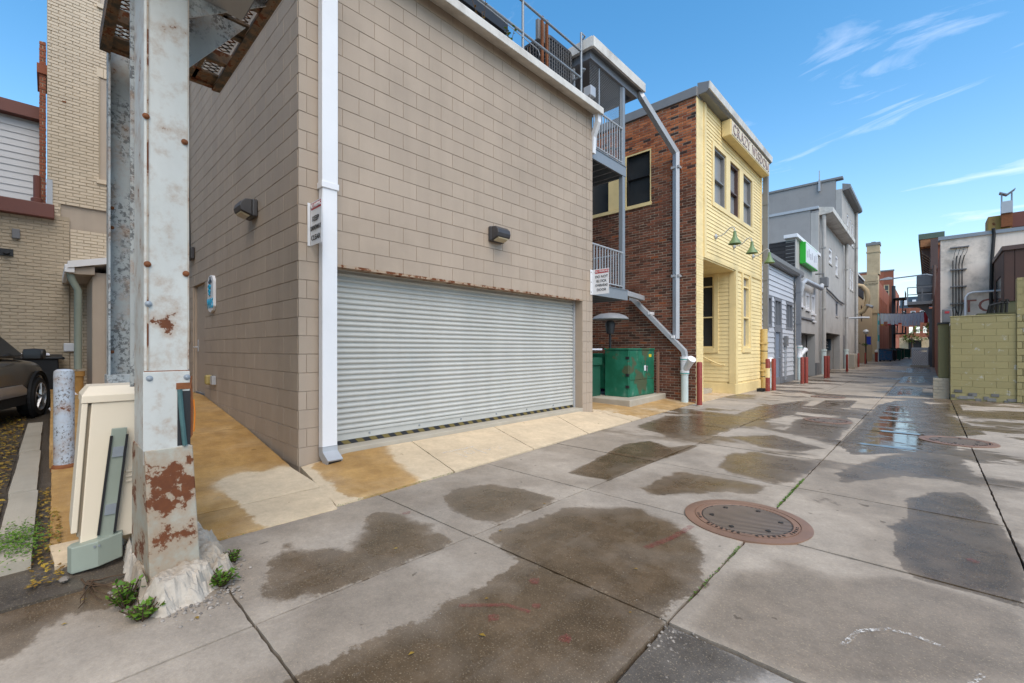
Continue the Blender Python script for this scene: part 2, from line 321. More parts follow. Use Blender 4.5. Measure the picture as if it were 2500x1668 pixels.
# concrete with a wetness field (stain outlines stored per vertex)
def concrete(name,dry,dry2,wet,wet2,grit=.5,far=False,wr=.34):
    t=NT(name); a=t.N.new('ShaderNodeAttribute'); a.attribute_name='wet'
    big=t.noise(.7,6,.6); mid=t.noise(4.5,6,.65); fine=t.noise(55,7,.82); sp=t.noise(120,2,.5); blot=t.noise(2.2,6,.6,off=4.4)
    edge=t.math('ADD',t.math('MULTIPLY_ADD',t.noise(6,7,.66),.22,-.11),t.math('MULTIPLY_ADD',t.noise(45,4,.6),.07,-.035))
    w=t.math('ADD',a.outputs['Fac'],edge)
    if far:
        st=t.noise(.6,6,.62,stretch=(.55,1.0,1)); sy=t.N.new('ShaderNodeSeparateXYZ'); t.L.new(t.pos,sy.inputs[0])
        w=t.math('MAXIMUM',w,t.math('MULTIPLY',t.math('MULTIPLY_ADD',st,2.4,-1.24),t.ramp(sy.outputs[1],5.5,9)))
    sharp=t.ramp(w,-.015,t.math('MULTIPLY_ADD',t.ramp(t.noise(1.3,4,.5,off=6.1),.45,.70),.10,.022)); soft=t.ramp(w,-.02,.26); g2=t.noise(17,7,.8,off=1.1); g3=t.noise(1.7,7,.7,off=8.8)
    wm=t.math('ADD',t.math('MULTIPLY',sharp,.80),t.math('MULTIPLY',soft,.20))
    wm=t.math('MULTIPLY',wm,t.math('MULTIPLY_ADD',t.ramp(blot,.35,.75),-.24,1.08),clamp=True)
    dm=t.N.new('ShaderNodeAttribute'); dm.attribute_name='damp'; wm=t.math('MAXIMUM',wm,t.math('MULTIPLY',dm.outputs['Fac'],t.math('MULTIPLY_ADD',blot,.5,.7)),clamp=True)
    pud=t.ramp(t.math('ADD',w,t.math('MULTIPLY_ADD',t.noise(2.4,6,.62,stretch=(.55,1.3,1)),2.6,-1.3)),1.05,1.25)
    cd=t.mix(t.ramp(big,.3,.7),dry+(1,),dry2+(1,)); cw=t.mix(t.ramp(mid,.3,.7),wet+(1,),wet2+(1,))
    c=t.mix(wm,cd,cw); c=t.mix(t.math('MULTIPLY',pud,.4),c,tuple(x*.55 for x in wet)+(1,))
    g=t.math('MULTIPLY_ADD',fine,grit,1-grit*.5); g=t.math('MULTIPLY',g,t.math('MULTIPLY_ADD',mid,.44,.78)); g=t.math('MULTIPLY',g,t.math('MULTIPLY_ADD',g2,.55,.725)); g=t.math('MULTIPLY',g,t.math('MULTIPLY_ADD',g3,.5,.75))
    c=t.mix(1.0,c,t.gray(g),'MULTIPLY')
    c=t.mix(t.math('MULTIPLY',t.ramp(sp,.60,.68),.32),c,(.52,.42,.28,1))
    c=t.mix(t.math('MULTIPLY',t.ramp(t.noise(3.1,8,.72,off=9),.62,.72),.45),c,tuple(x*.45 for x in dry)+(1,))
    spot=t.ramp(t.noise(9,3,.5,off=12),.72,.75); c=t.mix(t.math('MULTIPLY',spot,.5),c,tuple(x*.4 for x in wet)+(1,))
    trk=t.ramp(t.noise(14,5,.6,stretch=(1,.05,1),off=2),.55,.8); c=t.mix(t.math('MULTIPLY',trk,.18),c,tuple(x*.6 for x in dry)+(1,))
    rg=t.math('ADD',t.math('MULTIPLY',wm,wr-.88),.88); rg=t.math('SUBTRACT',rg,t.math('MULTIPLY',pud,wr-.03)); rg=t.math('ADD',rg,t.math('MULTIPLY_ADD',mid,.16,-.08),clamp=True); rg=t.math('MAXIMUM',rg,.02)
    nb=t.N.new('ShaderNodeBump'); nb.inputs['Distance'].default_value=.004; t.put(t.math('MULTIPLY_ADD',pud,-.42,.45),nb.inputs['Strength']); t.put(t.math('ADD',fine,t.math('MULTIPLY',mid,1.5)),nb.inputs['Height']); t.L.new(nb.outputs[0],t.b.inputs['Normal'])
    return t.fin(c,rg,0,t.math('MULTIPLY_ADD',pud,.3,t.math('MULTIPLY_ADD',wm,.17,.13)))
M['alley']=concrete('alley_concrete',(.41,.35,.283),(.30,.258,.212),(.080,.052,.027),(.118,.079,.045),.75,far=True,wr=.26)
M['apron']=concrete('apron_concrete',(.62,.49,.33),(.54,.435,.30),(.34,.19,.06),(.42,.25,.085),.35,wr=.55)
M['asph']=concrete('asphalt',(.36,.325,.285),(.26,.235,.21),(.06,.048,.037),(.085,.07,.054),.8,wr=.4)
M['dirt']=mk('joint_dirt',(.05,.043,.035),.95,.35,12,grain=.8,gs=80)
M['lotdirt']=mk('leafy_lot_dirt',(.085,.066,.045),.95,.4,5,grain=.9,gs=50,dirt=.6,dcol=(.05,.042,.03))
M['crumble']=mk('crumbling_concrete',(.44,.39,.325),.92,.4,14,grain=1.0,gs=45,dirt=.7,dcol=(.2,.145,.09))
M['iron']=mk('rusty_cast_iron',(.22,.125,.08),.5,.3,5,dirt=.6,dcol=(.07,.055,.045),spec=.5)
M['ironw']=mk('worn_cast_iron',(.20,.15,.115),.38,.35,4,dirt=.5,dcol=(.06,.05,.045),spec=.6)
M['irond']=mk('dark_cast_iron',(.028,.023,.02),.5,.3,6)
# ------------------------------------------------------------------ generic builders
def wall(name,fr,u0,u1,z0,z1,thick,holes,mat,parent,d=0.0):
    us=sorted({u0,u1,*[h for q in holes for h in q[:2] if u0<h<u1]}); zs=sorted({z0,z1,*[h for q in holes for h in q[2:4] if z0<h<z1]})
    m=MB()
    for i in range(len(us)-1):
        run=None
        for j in range(len(zs)-1):
            uc=(us[i]+us[i+1])/2; zc=(zs[j]+zs[j+1])/2
            solid=not any(q[0]<uc<q[1] and q[2]<zc<q[3] for q in holes)
            if solid and run is None: run=zs[j]
            if run is not None and (not solid or j==len(zs)-2):
                m.fb(fr,us[i],us[i+1],run,(zs[j+1] if solid else zs[j]),d-thick,d); run=None
    return m.build(name,mat,parent)
def window(parent,fr,u0,u1,z0,z1,fm,gm,fw=.05,dep=.07,rails=(.5,),muns=(),proud=.0,sill=None,name='window',back=None):
    m=MB(); a,b=(proud-dep,proud)
    m.fb(fr,u0,u0+fw,z0,z1,a,b); m.fb(fr,u1-fw,u1,z0,z1,a,b); m.fb(fr,u0+fw,u1-fw,z0,z0+fw,a,b); m.fb(fr,u0+fw,u1-fw,z1-fw,z1,a,b)
    w=m.build(name,fm,parent)
    zz=[z0+fw]+[z0+(z1-z0)*r for r in rails]+[z1-fw]
    for r in rails: MB().fb(fr,u0+fw,u1-fw,z0+(z1-z0)*r-fw*.35,z0+(z1-z0)*r+fw*.35,a+.004,b-.008).build('sash_rail',fm,w)
    for r in muns: MB().fb(fr,u0+(u1-u0)*r-fw*.25,u0+(u1-u0)*r+fw*.25,z0+fw,z1-fw,a+.008,b-.014).build('mullion',fm,w)
    for i in range(len(zz)-1):
        q=.010*i
        MB().fb(fr,u0+fw,u1-fw,zz[i],zz[i+1],a-.012+q*.6,a+.004+q*.6).build('pane',gm,w)
    if sill is not None: MB().fb(fr,u0-.06,u1+.06,z0-.09,z0-.001,proud-.05,proud+.06).build('sill',sill,w)
    return w
PM={}
def pillow(w,h,depth,ch,mat):
    k=(round(w,3),round(h,3),depth,ch,mat.name)
    if k in PM: return PM[k]
    a,b=w/2,h/2
    me=bpy.data.meshes.new('piece'); me.from_pydata([(-depth,-a,-b),(-depth,a,-b),(-depth,a,b),(-depth,-a,b),(0,-a+ch,-b+ch),(0,a-ch,-b+ch),(0,a-ch,b-ch),(0,-a+ch,b-ch)],[],[(4,5,6,7),(0,1,5,4),(1,2,6,5),(2,3,7,6),(3,0,4,7)])
    me.materials.append(mat); PM[k]=me; return me
def pieces(fr,u0,u1,z0,z1,L,H,j,off=0.0,holes=(),rowfn=None,jit=0.0):
    res=[]; i=0; z=z0
    while z<z1-.01:
        zt=min(z+H,z1); s=u0-L+((i%2)*L/2+off)%L
        while s<u1:
            seg=[(max(s,u0),min(s+L,u1))]
            for h in holes:
                if h[2]<(z+zt)/2<h[3]:
                    ns=[]
                    for a,b in seg:
                        if h[1]<=a or h[0]>=b: ns.append((a,b))
                        else:
                            if h[0]>a: ns.append((a,h[0]))
                            if h[1]<b: ns.append((h[1],b))
                    seg=ns
            for a,b in seg:
                if b-a>.035: res.append((fr,(a+b)/2,(z+zt)/2,b-a-round(j*random.choice((.4,.7,1,1,1.4)),4),zt-z-round(j*random.choice((.5,.8,1,1,1.5)),4),random.uniform(-jit,jit)))
            s+=L
        z=zt; i+=1
    return res
CF=Vector((-.688,.7255,0)); CRT=Vector((.7255,.688,0))
def inframe(p,mg=.04):
    d=p-EYE; f=d.dot(CF)
    if f<.05: return None
    x=d.dot(CRT)/f; y=d.z/f
    if abs(x)>1.165*(1+mg) or y>.795*(1+mg) or y<-.76*(1+mg): return None
    return f
def lay(parent,name,lst,mat,depth,ch,limit=300,proud=.0):
    sc=[]
    for q in lst:
        p=q[0].p(q[1],q[2],0); f=inframe(p); sc.append((0 if f is None else q[3]*q[4]*abs((EYE-p).normalized().dot(q[0].N))/(f*f),q))
    sc.sort(key=lambda s:-s[0]); m=MB()
    for i,(s,q) in enumerate(sc):
        fr,u,z,w,h,jt=q
        if i<limit and s>0:
            rot=math.atan2(fr.N.y,fr.N.x)
            if w<.01 or h<.01: continue
            piece(pillow(w,h,depth,ch,mat),name,mat,parent,fr.p(u,z,proud+jt),rot)
        else:
            a,b=w/2,h/2
            P=[fr.p(u-a,z-b,proud-depth),fr.p(u+a,z-b,proud-depth),fr.p(u+a,z+b,proud-depth),fr.p(u-a,z+b,proud-depth),fr.p(u-a+ch,z-b+ch,proud+jt),fr.p(u+a-ch,z-b+ch,proud+jt),fr.p(u+a-ch,z+b-ch,proud+jt),fr.p(u-a+ch,z+b-ch,proud+jt)]
            m.add(P,[(4,5,6,7),(0,1,5,4),(1,2,6,5),(2,3,7,6),(3,0,4,7)])
    if m.v: m.build(name+'_remainder',mat,parent,kind='stuff')
def clap(parent,fr,u0,u1,z0,z1,pitch,mat,holes=(),proud=.0,th=.018,name='clapboard'):
    z=z0
    while z<z1-.01:
        zt=min(z+pitch,z1); seg=[(u0,u1)]
        for h in holes:
            if h[2]<(z+zt)/2<h[3]:
                ns=[]
                for a,b in seg:
                    if h[1]<=a or h[0]>=b: ns.append((a,b))
                    else:
                        if h[0]>a: ns.append((a,h[0]))
                        if h[1]<b: ns.append((h[1],b))
                seg=ns
        for a,b in seg:
            if b-a<.02: continue
            m=MB(); pr=[(z,proud),(z,proud+th),(zt,proud+.004),(zt,proud)]
            P=[fr.p(a,q[0],q[1]) for q in pr]+[fr.p(b,q[0],q[1]) for q in pr]
            m.add(P,[(3,2,1,0),(4,5,6,7),(0,1,5,4),(1,2,6,5),(2,3,7,6),(3,0,4,7)]); m.build(name,mat,parent)
        z=zt
def textmesh(s,size,ext=.002,align='CENTER'):
    cu=bpy.data.curves.new('t','FONT'); cu.body=s; cu.size=size; cu.extrude=ext; cu.align_x=align; cu.align_y='CENTER'; cu.resolution_u=3
    o=bpy.data.objects.new('t',cu); COL.objects.link(o); dg=bpy.context.evaluated_depsgraph_get(); dg.update()
    me=bpy.data.meshes.new_from_object(o.evaluated_get(dg)); bpy.data.objects.remove(o); bpy.data.curves.remove(cu); return me
def text(name,s,size,fr,u,z,d,mat,parent,sx=1.0,flip=1,ext=.002):
    me=textmesh(s,size,ext); me.materials.clear(); me.materials.append(mat)
    U=fr.U*flip
    for v in me.vertices:
        c=v.co.copy(); v.co=U*(c.x*sx)+Vector((0,0,c.y))+fr.N*c.z
    o=bpy.data.objects.new(name,me); attach(o,fr.p(u,z,d),parent); return o
WET=[
(1,[(-3.01,0.95),(-3.25,1.14),(-3.11,1.16),(-2.97,1.19),(-2.83,1.36),(-3.00,1.53),(-3.23,1.74),(-3.27,1.85),(-3.04,1.97),(-2.81,1.99),(-2.71,2.03),(-2.58,1.92),(-2.37,1.94),(-2.34,1.78),(-2.35,1.48),(-2.36,1.21),(-2.38,0.92),(-2.44,0.81),(-2.62,0.80)]),
(1,[(-3.17,2.41),(-3.27,2.65),(-3.15,2.97),(-2.90,3.08),(-2.63,3.12),(-2.37,3.11),(-2.33,2.85),(-2.38,2.59),(-2.36,2.32),(-2.61,2.27),(-2.88,2.28)]),
(1.4,[(-2.81,3.83),(-2.89,4.47),(-3.07,5.49),(-2.92,5.96),(-2.51,5.73),(-2.34,6.18),(-2.28,6.02),(-2.34,4.88),(-2.35,3.88),(-2.61,3.84)]),
(1.0,[(-2.26,2.10),(-2.27,2.25),(-2.22,2.55),(-2.20,2.98),(-1.88,3.36),(-1.62,3.37),(-1.38,3.34),(-1.15,3.13),(-0.98,2.75),(-0.91,2.52),(-0.93,2.33),(-0.98,2.08),(-0.90,2.04),(-0.88,1.76),(-0.87,1.57),(-0.93,1.16),(-1.44,0.67),(-1.77,0.56),(-1.92,0.68),(-1.87,0.72),(-1.85,0.81),(-1.85,0.94),(-1.85,1.12),(-1.81,1.27),(-1.84,1.40),(-1.82,1.65),(-1.83,1.83),(-1.84,1.99),(-1.95,2.05),(-2.11,2.07)]),
(1,[(-1.99,3.84),(-2.00,4.47),(-1.95,4.71),(-1.56,4.73),(-1.25,4.80),(-1.11,4.79),(-1.12,4.46),(-1.36,4.32),(-1.55,4.06),(-1.72,3.80),(-1.84,3.74)]),
(1,[(-1.74,5.15),(-1.85,5.97),(-1.64,6.32),(-1.28,6.22),(-0.93,6.16),(-0.91,5.40),(-0.96,5.07),(-1.12,4.87),(-1.48,4.96)]),
(1.2,[(-0.15,5.13),(-0.01,5.56),(0.24,5.80),(0.36,5.35),(0.38,4.86),(0.46,4.43),(0.35,3.43),(0.18,3.45),(-0.02,3.43),(-0.12,3.59),(-0.17,3.92),(-0.15,4.07),(-0.21,4.30),(-0.10,4.70)]),
(0.55,[(-0.87,2.81),(-0.69,3.01),(-0.73,3.17),(-0.60,3.20),(-0.40,3.16),(-0.14,3.44),(0.35,3.41),(0.41,2.74),(-0.32,2.05),(-0.78,2.05),(-0.87,2.11),(-0.89,2.54)]),
(2.0,[(-0.90,7.52),(-0.90,8.09),(-0.82,9.29),(-0.82,13.66),(-0.55,15.04),(-0.21,12.82),(-0.02,10.05),(0.16,9.08),(-0.01,7.56),(-0.31,7.43),(-0.67,6.94)]),
(1.3,[(-0.79,9.58),(-0.82,13.66),(-0.26,15.95),(0.25,12.85),(0.64,9.96),(0.18,9.31),(0.26,8.28),(-0.01,7.56),(-0.31,7.43),(-0.67,6.94)]),
(1.0,[(-0.73,5.78),(-0.48,6.98),(0.06,8.09),(0.28,7.84),(0.34,6.89),(0.38,6.08),(0.17,6.23),(-0.18,6.10),(-0.46,5.64),(-0.63,5.39)]),
(1,[(-3.64,6.87),(-3.81,8.43),(-2.84,9.53),(-2.90,11.18),(-2.21,14.11),(-1.96,10.37),(-2.34,7.84),(-2.39,6.88),(-2.72,6.36)]),
(1,[(-2.23,7.02),(-1.73,7.72),(-1.00,7.09),(-1.24,6.55),(-1.71,6.58)]),
(1,[(-1.69,8.21),(-1.85,9.77),(-1.19,10.73),(-0.96,9.98),(-0.98,7.81),(-1.25,7.96)]),
(0.9,[(-0.74,4.60),(-0.69,4.76),(-0.58,4.75),(-0.56,4.60),(-0.68,4.50)]),
(1,[(-2.74,-0.20),(-4.30,-0.32),(-3.59,0.35),(-3.27,0.38),(-2.99,0.28),(-3.10,0.10),(-3.03,-0.00),(-2.88,-0.07)]),
]
APW=[(1,[(-4.85,1.94),(-5.26,2.41),(-5.24,2.75),(-5.15,3.01),(-4.76,2.88),(-4.34,2.72),(-4.01,2.64),(-3.63,2.57),(-3.60,2.36),(-3.58,2.10),(-3.61,1.87),(-3.82,1.80),(-4.21,1.86)])]
WKD=[(-4.99,1.90),(-5.00,1.72),(-4.96,1.50),(-5.07,1.31),(-4.91,1.11),(-4.44,1.08),(-3.97,1.09),(-3.57,1.10),(-3.46,1.02),(-3.46,1.64)]
import numpy as np
def sdf(P,poly):
    """signed distance (inside positive) of points P (n,2) to polygon"""
    A=np.array(poly); B=np.roll(A,-1,axis=0); d=np.full(len(P),1e9); ins=np.zeros(len(P),bool)
    for a,b in zip(A,B):
        e=b-a; w=P-a; t=np.clip((w@e)/max(1e-9,e@e),0,1); q=w-np.outer(t,e); d=np.minimum(d,(q*q).sum(1))
        c=((a[1]<=P[:,1])&(b[1]>P[:,1]))|((b[1]<=P[:,1])&(a[1]>P[:,1]))
        if abs(e[1])>1e-9: ins^=c&(P[:,0]<a[0]+(P[:,1]-a[1])/e[1]*e[0])
    d=np.sqrt(d); return np.where(ins,d,-d)
def field(P,polys,base=-1.0):
    f=np.full(len(P),base)
    for amp,p in polys:
        s=sdf(P,p)
        if amp<.8: continue
        if 1: s=np.where(s>0,np.minimum(s,.3)+np.clip(s/.12,0,1)*(amp-1),s)
        f=np.maximum(f,s)
    return f
def f_damp(P):
    f=np.zeros(len(P))
    for amp,p in WET:
        if amp<.8: f=np.maximum(f,amp*np.clip(sdf(P,p)/.10+.3,0,1))
    return f
def f_alley(P): return field(P,WET)
def f_apron(P): return np.maximum(field(P,APW),np.where(P[:,1]>7.75,.05,-1))
def f_walk(P):
    s=-sdf(P,WKD); return np.minimum(s,.3)
def f_dry(P): return np.full(len(P),-1.0)
def f_wet(P): return np.full(len(P),.25)
def slab(name,parent,cor,zf,mat,ff,res=.07,gap=.0045,thick=.06,lift=0.0,kind=None):
    c=[Vector((x,y,0)) for x,y in cor]; ctr=sum(c,Vector())/4
    c=[p+(ctr-p).normalized()*gap*1.4 for p in c]
    n=max(2,int(max((c[1]-c[0]).length,(c[2]-c[3]).length)/res)); m=max(2,int(max((c[3]-c[0]).length,(c[2]-c[1]).length)/res)); n=min(n,90); m=min(m,90)
    u=np.linspace(0,1,n+1); v=np.linspace(0,1,m+1); U,V=np.meshgrid(u,v,indexing='ij')
    X=(1-U)*(1-V)*c[0].x+U*(1-V)*c[1].x+U*V*c[2].x+(1-U)*V*c[3].x; Y=(1-U)*(1-V)*c[0].y+U*(1-V)*c[1].y+U*V*c[2].y+(1-U)*V*c[3].y
    P=np.stack([X.ravel(),Y.ravel()],1); Z=np.array([zf(a,b) for a,b in P])+lift
    # eased edges
    ed=np.minimum(np.minimum(U,1-U)*n,np.minimum(V,1-V)*m).ravel(); Z=Z-np.where(ed<.5,.004,0)
    sh=np.where(ed<.5,np.abs(np.random.RandomState(int(abs(cor[0][0]*977+cor[0][1]*131)*100)%99991).normal(0,.0035,len(P))),0)[:,None]; dirc=np.array([[ctr.x,ctr.y]])-P; P=P+dirc/np.maximum(1e-6,np.linalg.norm(dirc,axis=1))[:,None]*sh
    w=ff(P); vs=[(a,b,z) for (a,b),z in zip(P,Z)]; idx=lambda i,j:i*(m+1)+j
    fs=[(idx(i,j),idx(i+1,j),idx(i+1,j+1),idx(i,j+1)) for i in range(n) for j in range(m)]
    ring=[idx(i,0) for i in range(n)]+[idx(n,j) for j in range(m)]+[idx(i,m) for i in range(n,0,-1)]+[idx(0,j) for j in range(m,0,-1)]
    b=len(vs); vs+=[(vs[k][0],vs[k][1],vs[k][2]-thick) for k in ring]; L=len(ring)
    fs+=[(ring[k],b+k,b+(k+1)%L,ring[(k+1)%L]) for k in range(L)]
    w=list(w)+[w[k] for k in ring]
    mb=MB(); mb.v=vs; mb.f=fs; o=mb.build(name,mat,parent)
    at=o.data.attributes.new('wet','FLOAT','POINT'); at.data.foreach_set('value',np.array(w,dtype=np.float32))
    if ff is f_alley:
        dmp=list(f_damp(P)); dmp+=[dmp[k] for k in ring]; at=o.data.attributes.new('damp','FLOAT','POINT'); at.data.foreach_set('value',np.array(dmp,dtype=np.float32))
    if kind: o['kind']=kind
    return o
# ------------------------------------------------------------------ ground
g=MB().box(-300,300,-300,500,-.30,-.04).build('ground',M['dirt'],kind='structure')
al=empty('alley',(0,8,0)); tag(al,kind='structure')
def xe(y): return max(-4.14,-3.575-.0588*(y-1)) if y>-2 else -3.4
xb=[None,-2.35,-.92,.42,1.9,3.4,5.0]; yb=[-3.6,-2.2,-.75,.68,2.07,3.5,4.92,6.35,7.8,9.25,10.7,12.15,13.6,15.05,16.5]
z0=lambda x,y:0.0
WET+=[(2.0,[(-.88,16.2),(-.3,17),(-.15,20),(-.8,21.2)]),(2.0,[(-.75,23),(-.05,24),(-.3,30),(-.95,28)]),(1.9,[(-1.95,12),(-1.3,12.4),(-1.35,14.3),(-1.9,13.9)]),(1.9,[(.0,12.4),(.55,13),(.5,15.2),(.05,14.6)]),(2.0,[(-.9,33),(.1,35),(-.2,44),(-1.0,42)])]
for j in range(len(yb)-1):
    for i in range(6):
        a,b=yb[j],yb[j+1]
        if i>=2 and b<2.2: continue
        xl=(xe(a),xe(b)) if i==0 else (xb[i],xb[i]); xr=xb[i+1]
        tl=random.uniform(-.003,.003)
        slab('concrete_slab',al,[(xl[0],a),(xr,a),(xr,b),(xl[1],b)],z0,M['alley'],f_alley,res=.06 if b<9 else .12,lift=tl)
yb2=[16.5,19.5,22.5,26,30,35,41,48,58,72,100,160]
for j in range(len(yb2)-1):
    for i in range(4):
        a,b=yb2[j],yb2[j+1]; xs=[-4.16 if b<31 else -4.9,-2.35,-.92,.42,1.9]
        slab('concrete_slab',al,[(xs[i],a),(xs[i+1],a),(xs[i+1],b),(xs[i],b)],z0,M['alley'],f_alley,res=.25,gap=.01)
slab('asphalt_patch',None,[(-.915,-3.6),(6,-3.6),(6,2.06),(-.915,2.06)],lambda x,y:-.012+.006*math.sin(3*x+2*y),M['asph'],lambda P:field(P,[(1,[(-.95,1.2),(-.55,1.85),(-.4,2.1),(-.95,2.1)]),(1,[(-.6,1.2),(.5,1.9),(.5,2.1),(-.2,2.1)])]),res=.08,kind='structure')
# apron in front of the roller door
ap=empty('apron',(-4.3,4.7,0)); tag(ap,kind='structure')
def zap(x,y):
    e=xe(y); t=min(1,max(0,(e-x)/(e+4.93))); s=lambda a:max(0,min(1,a))
    zw=.055+.062*s((y-1.9)/.5)*s((7.6-y)/.5)
    if y>7.6 or x<-4.94: zw=.075
    return .012+t*(zw-.012)+max(0,(-4.94-x))*.02
ya=[(1.66,1.87),(3.0,3.28),(4.4,4.78),(5.8,6.36),(7.35,7.72)]
for k in range(4):
    (a0,a1),(b0,b1)=ya[k],ya[k+1]; slab('apron_slab',ap,[(xe(a0),a0),(xe(b0),b0),(-4.93,b1),(-4.93,a1)],zap,M['apron'],f_apron,res=.06,gap=.004)
slab('apron_slab',ap,[(xe(7.35),7.35),(xe(9.3),9.3),(-4.93,9.3),(-4.93,7.72)],zap,M['apron'],f_apron,res=.1,gap=.004)
slab('apron_slab',ap,[(xe(9.3),9.3),(xe(10.9),10.88),(-4.93,10.88),(-4.93,9.3)],zap,M['apron'],f_apron,res=.1,gap=.004)
slab('apron_slab',ap,[(-4.93,7.6),(-4.93,10.88),(-9.5,10.88),(-9.5,7.6)],zap,M['apron'],f_apron,res=.2,gap=.004)
# ramped walkway along the side wall
wk=empty('walkway',(-6.5,.9,.2)); tag(wk,kind='structure')
def zwk(x,y):
    if x>-4.94: return .01+(-3.55-x)/1.39*.043 if x<-3.55 else .01
    return min(.53,.053+(-4.94-x)*.1135)
xw=[-3.56,-4.15,-6.75,-9.3,-13.3]
for k in range(4):
    a,b=xw[k],xw[k+1]
    if k==0: slab('walkway_slab',wk,[(-3.56,.72),(-4.15,.05),(-4.15,1.78),(-3.545,1.65)],zwk,M['apron'],f_walk,res=.05,thick=.3)
    else: slab('walkway_slab',wk,[(a,.0 if k<3 else .02),(b,.02),(b,1.855),(a,1.855 if k>1 else 1.78)],zwk,M['apron'],f_walk,res=.05 if k<2 else .12,thick=.5)
# lot on the far left with its kerb
def zlot(x,y): return .03+max(0,-x-4)*.014
lot=slab('parking_lot',None,[(-3.0,-14),(-3.0,-.25),(-16,-.25),(-16,-14)],lambda x,y:zlot(x,y)+.012*math.sin(5*x+3*y)*math.sin(4*y-x),M['lotdirt'],f_dry,res=.25,kind='structure')
slab('parking_lot_edge',None,[(-3.35,-.3),(-3.35,.7),(-13.2,.02),(-13.2,-.3)],lambda x,y:zlot(x,y)-.01,M['asph'],f_wet,res=.2,kind='structure')
kb=empty('kerb',(-6,-.15,.05)); tag(kb,kind='structure')
for a,b in ((-3.85,-5.6),(-5.63,-7.6),(-7.63,-10.2)):
    slab('kerb_stone',kb,[(a,-.07),(a,-.235),(b,-.22),(b,-.06)],lambda x,y:zlot(x,y)+.055,M['concdk'],f_dry,res=.08,thick=.12)
slab('broken_slab',wk,[(-3.72,.02),(-4.12,.0),(-4.12,.28),(-3.78,.3)],lambda x,y:.045+.03*(-3.7-x),M['apron'],f_dry,res=.05)
# ------------------------------------------------------------------ tan block garage building
bb=empty('block_garage_building',(-9,4.7,0),'tan painted concrete block garage building with wide roller door','building')
WX=-4.94; FA=FX(WX); FS=FY(1.858); GD=(2.251,7.227,-1,2.29); SD=(-9.98,-9.078,.3,2.54)
wall('wall',FA,1.865,7.575,-.1,6.10,.42,[GD],M['mortar2'],bb,d=-.007)
wall('wall',FS,-13.2,-5.37,-.1,8.2,.3,[SD],M['mortar2'],bb,d=-.007)
wall('wall',Fr((0,7.575,0),(1,0,0),(0,1,0)),-13.2,-5.37,-.1,6.1,.25,[],M['blockwall'],bb)
MB().box(-13.2,-5.2,2.0,7.5,5.9,6.12).build('roof',M['grayfl'],bb)
bp=pieces(FA,1.858,7.36,.046,6.142,.4064,.2032,.005,off=.492-.2032,holes=[GD],jit=.0008)
bp+=pieces(FA,7.362,7.582,.046,6.142,.22,.2032,.005,holes=[GD])
bp+=pieces(FS,-13.2,-4.94,.046,8.17,.4064,.2032,.005,off=.1,holes=[SD],jit=.0008)
lay(bb,'block',bp,M['blockwall'],.007,.0025,300)
# jamb faces of the opening
MB().box(-5.36,-4.947,2.245,2.249,0,2.29).build('jamb',M['blockwall'],bb)
MB().box(-5.36,-4.947,7.229,7.233,0,2.29).build('jamb',M['blockwall'],bb)
MB().box(-5.3,-4.942,2.2,7.3,2.284,2.299).box(-4.945,-4.938,2.2,7.25,2.27,2.30).build('lintel',M['rustedge'],bb)
MB().box(-5.36,-4.93,2.253,7.225,-.05,.165).build('door_sill',M['concdk'],bb,bevel=.008)
rd=MB().box(-5.21,-5.17,2.26,7.22,.2,2.34).build('roller_door',M['slat'],bb)
prof=[(-.004,0),(.008,.004),(.019,.014),(.023,.026),(.019,.038),(.009,.048),(-.002,.052),(.001,.056),(.001,.061),(-.004,.0667)]
sm=MB(); n=len(prof)
for y in (-2.47,2.47): sm.v+=[(q[0],y,q[1]) for q in prof]
sm.f=[(i,i+1,n+i+1,n+i) for i in range(n-1)]
sme=bpy.data.meshes.new('slat'); sme.from_pydata(sm.v,[],sm.f); sme.materials.append(M['slat']); sme.polygons.foreach_set('use_smooth',[True]*len(sme.polygons))
for k in range(31): piece(sme,'slat',M['slat'],rd,(-5.168+random.uniform(-.0015,.0015),4.739,.335+k*.0667))
bbm=MB().box(-5.17,-5.145,2.262,7.218,.215,.335).box(-5.145,-5.13,2.262,7.218,.30,.325).build('bottom_bar',M['slat'],rd,bevel=.004)
for k in range(6): MB().lathe([(.012,0),(.012,.012)],(-5.145,2.8+k*.75,.265),8,'x').build('bolt',M['galv'],bbm)
mt=NT('hazard_strip'); s=mt.N.new('ShaderNodeSeparateXYZ'); mt.L.new(mt.pos,s.inputs[0]); q=mt.math('GREATER_THAN',mt.math('FRACT',mt.math('MULTIPLY',mt.math('ADD',s.outputs[1],s.outputs[2]),5.5)),.5)
M['hazard']=mt.fin(mt.mix(q,(.02,.02,.022,1),(.16,.12,.035,1)),.7)
MB().box(-5.165,-5.14,2.262,7.218,.168,.214).build('hazard_strip',M['hazard'],rd)
for y in (2.256,7.19): MB().box(-5.16,-5.11,y,y+.032,.166,2.30).build('guide_rail',M['galvl'],rd)
# eaves gutter
def prism_y(m,prof,y0,y1): return m.prism([(x,y0,z) for x,z in prof],(0,y1-y0,0))
prism_y(MB(),[(-4.937,6.075),(-4.72,6.0),(-4.70,6.0),(-4.70,6.115),(-4.715,6.14),(-4.937,6.16)],1.55,7.62).build('eaves_gutter',M['fascia'],bb,bevel=.006)
MB().rtube([(-4.80,7.56,6.02),(-4.80,7.56,5.86),(-4.93,7.60,5.62),(-4.96,7.62,5.3)],.10,.08,(0,1,0)).build('gutter_outlet',M['white'],bb)
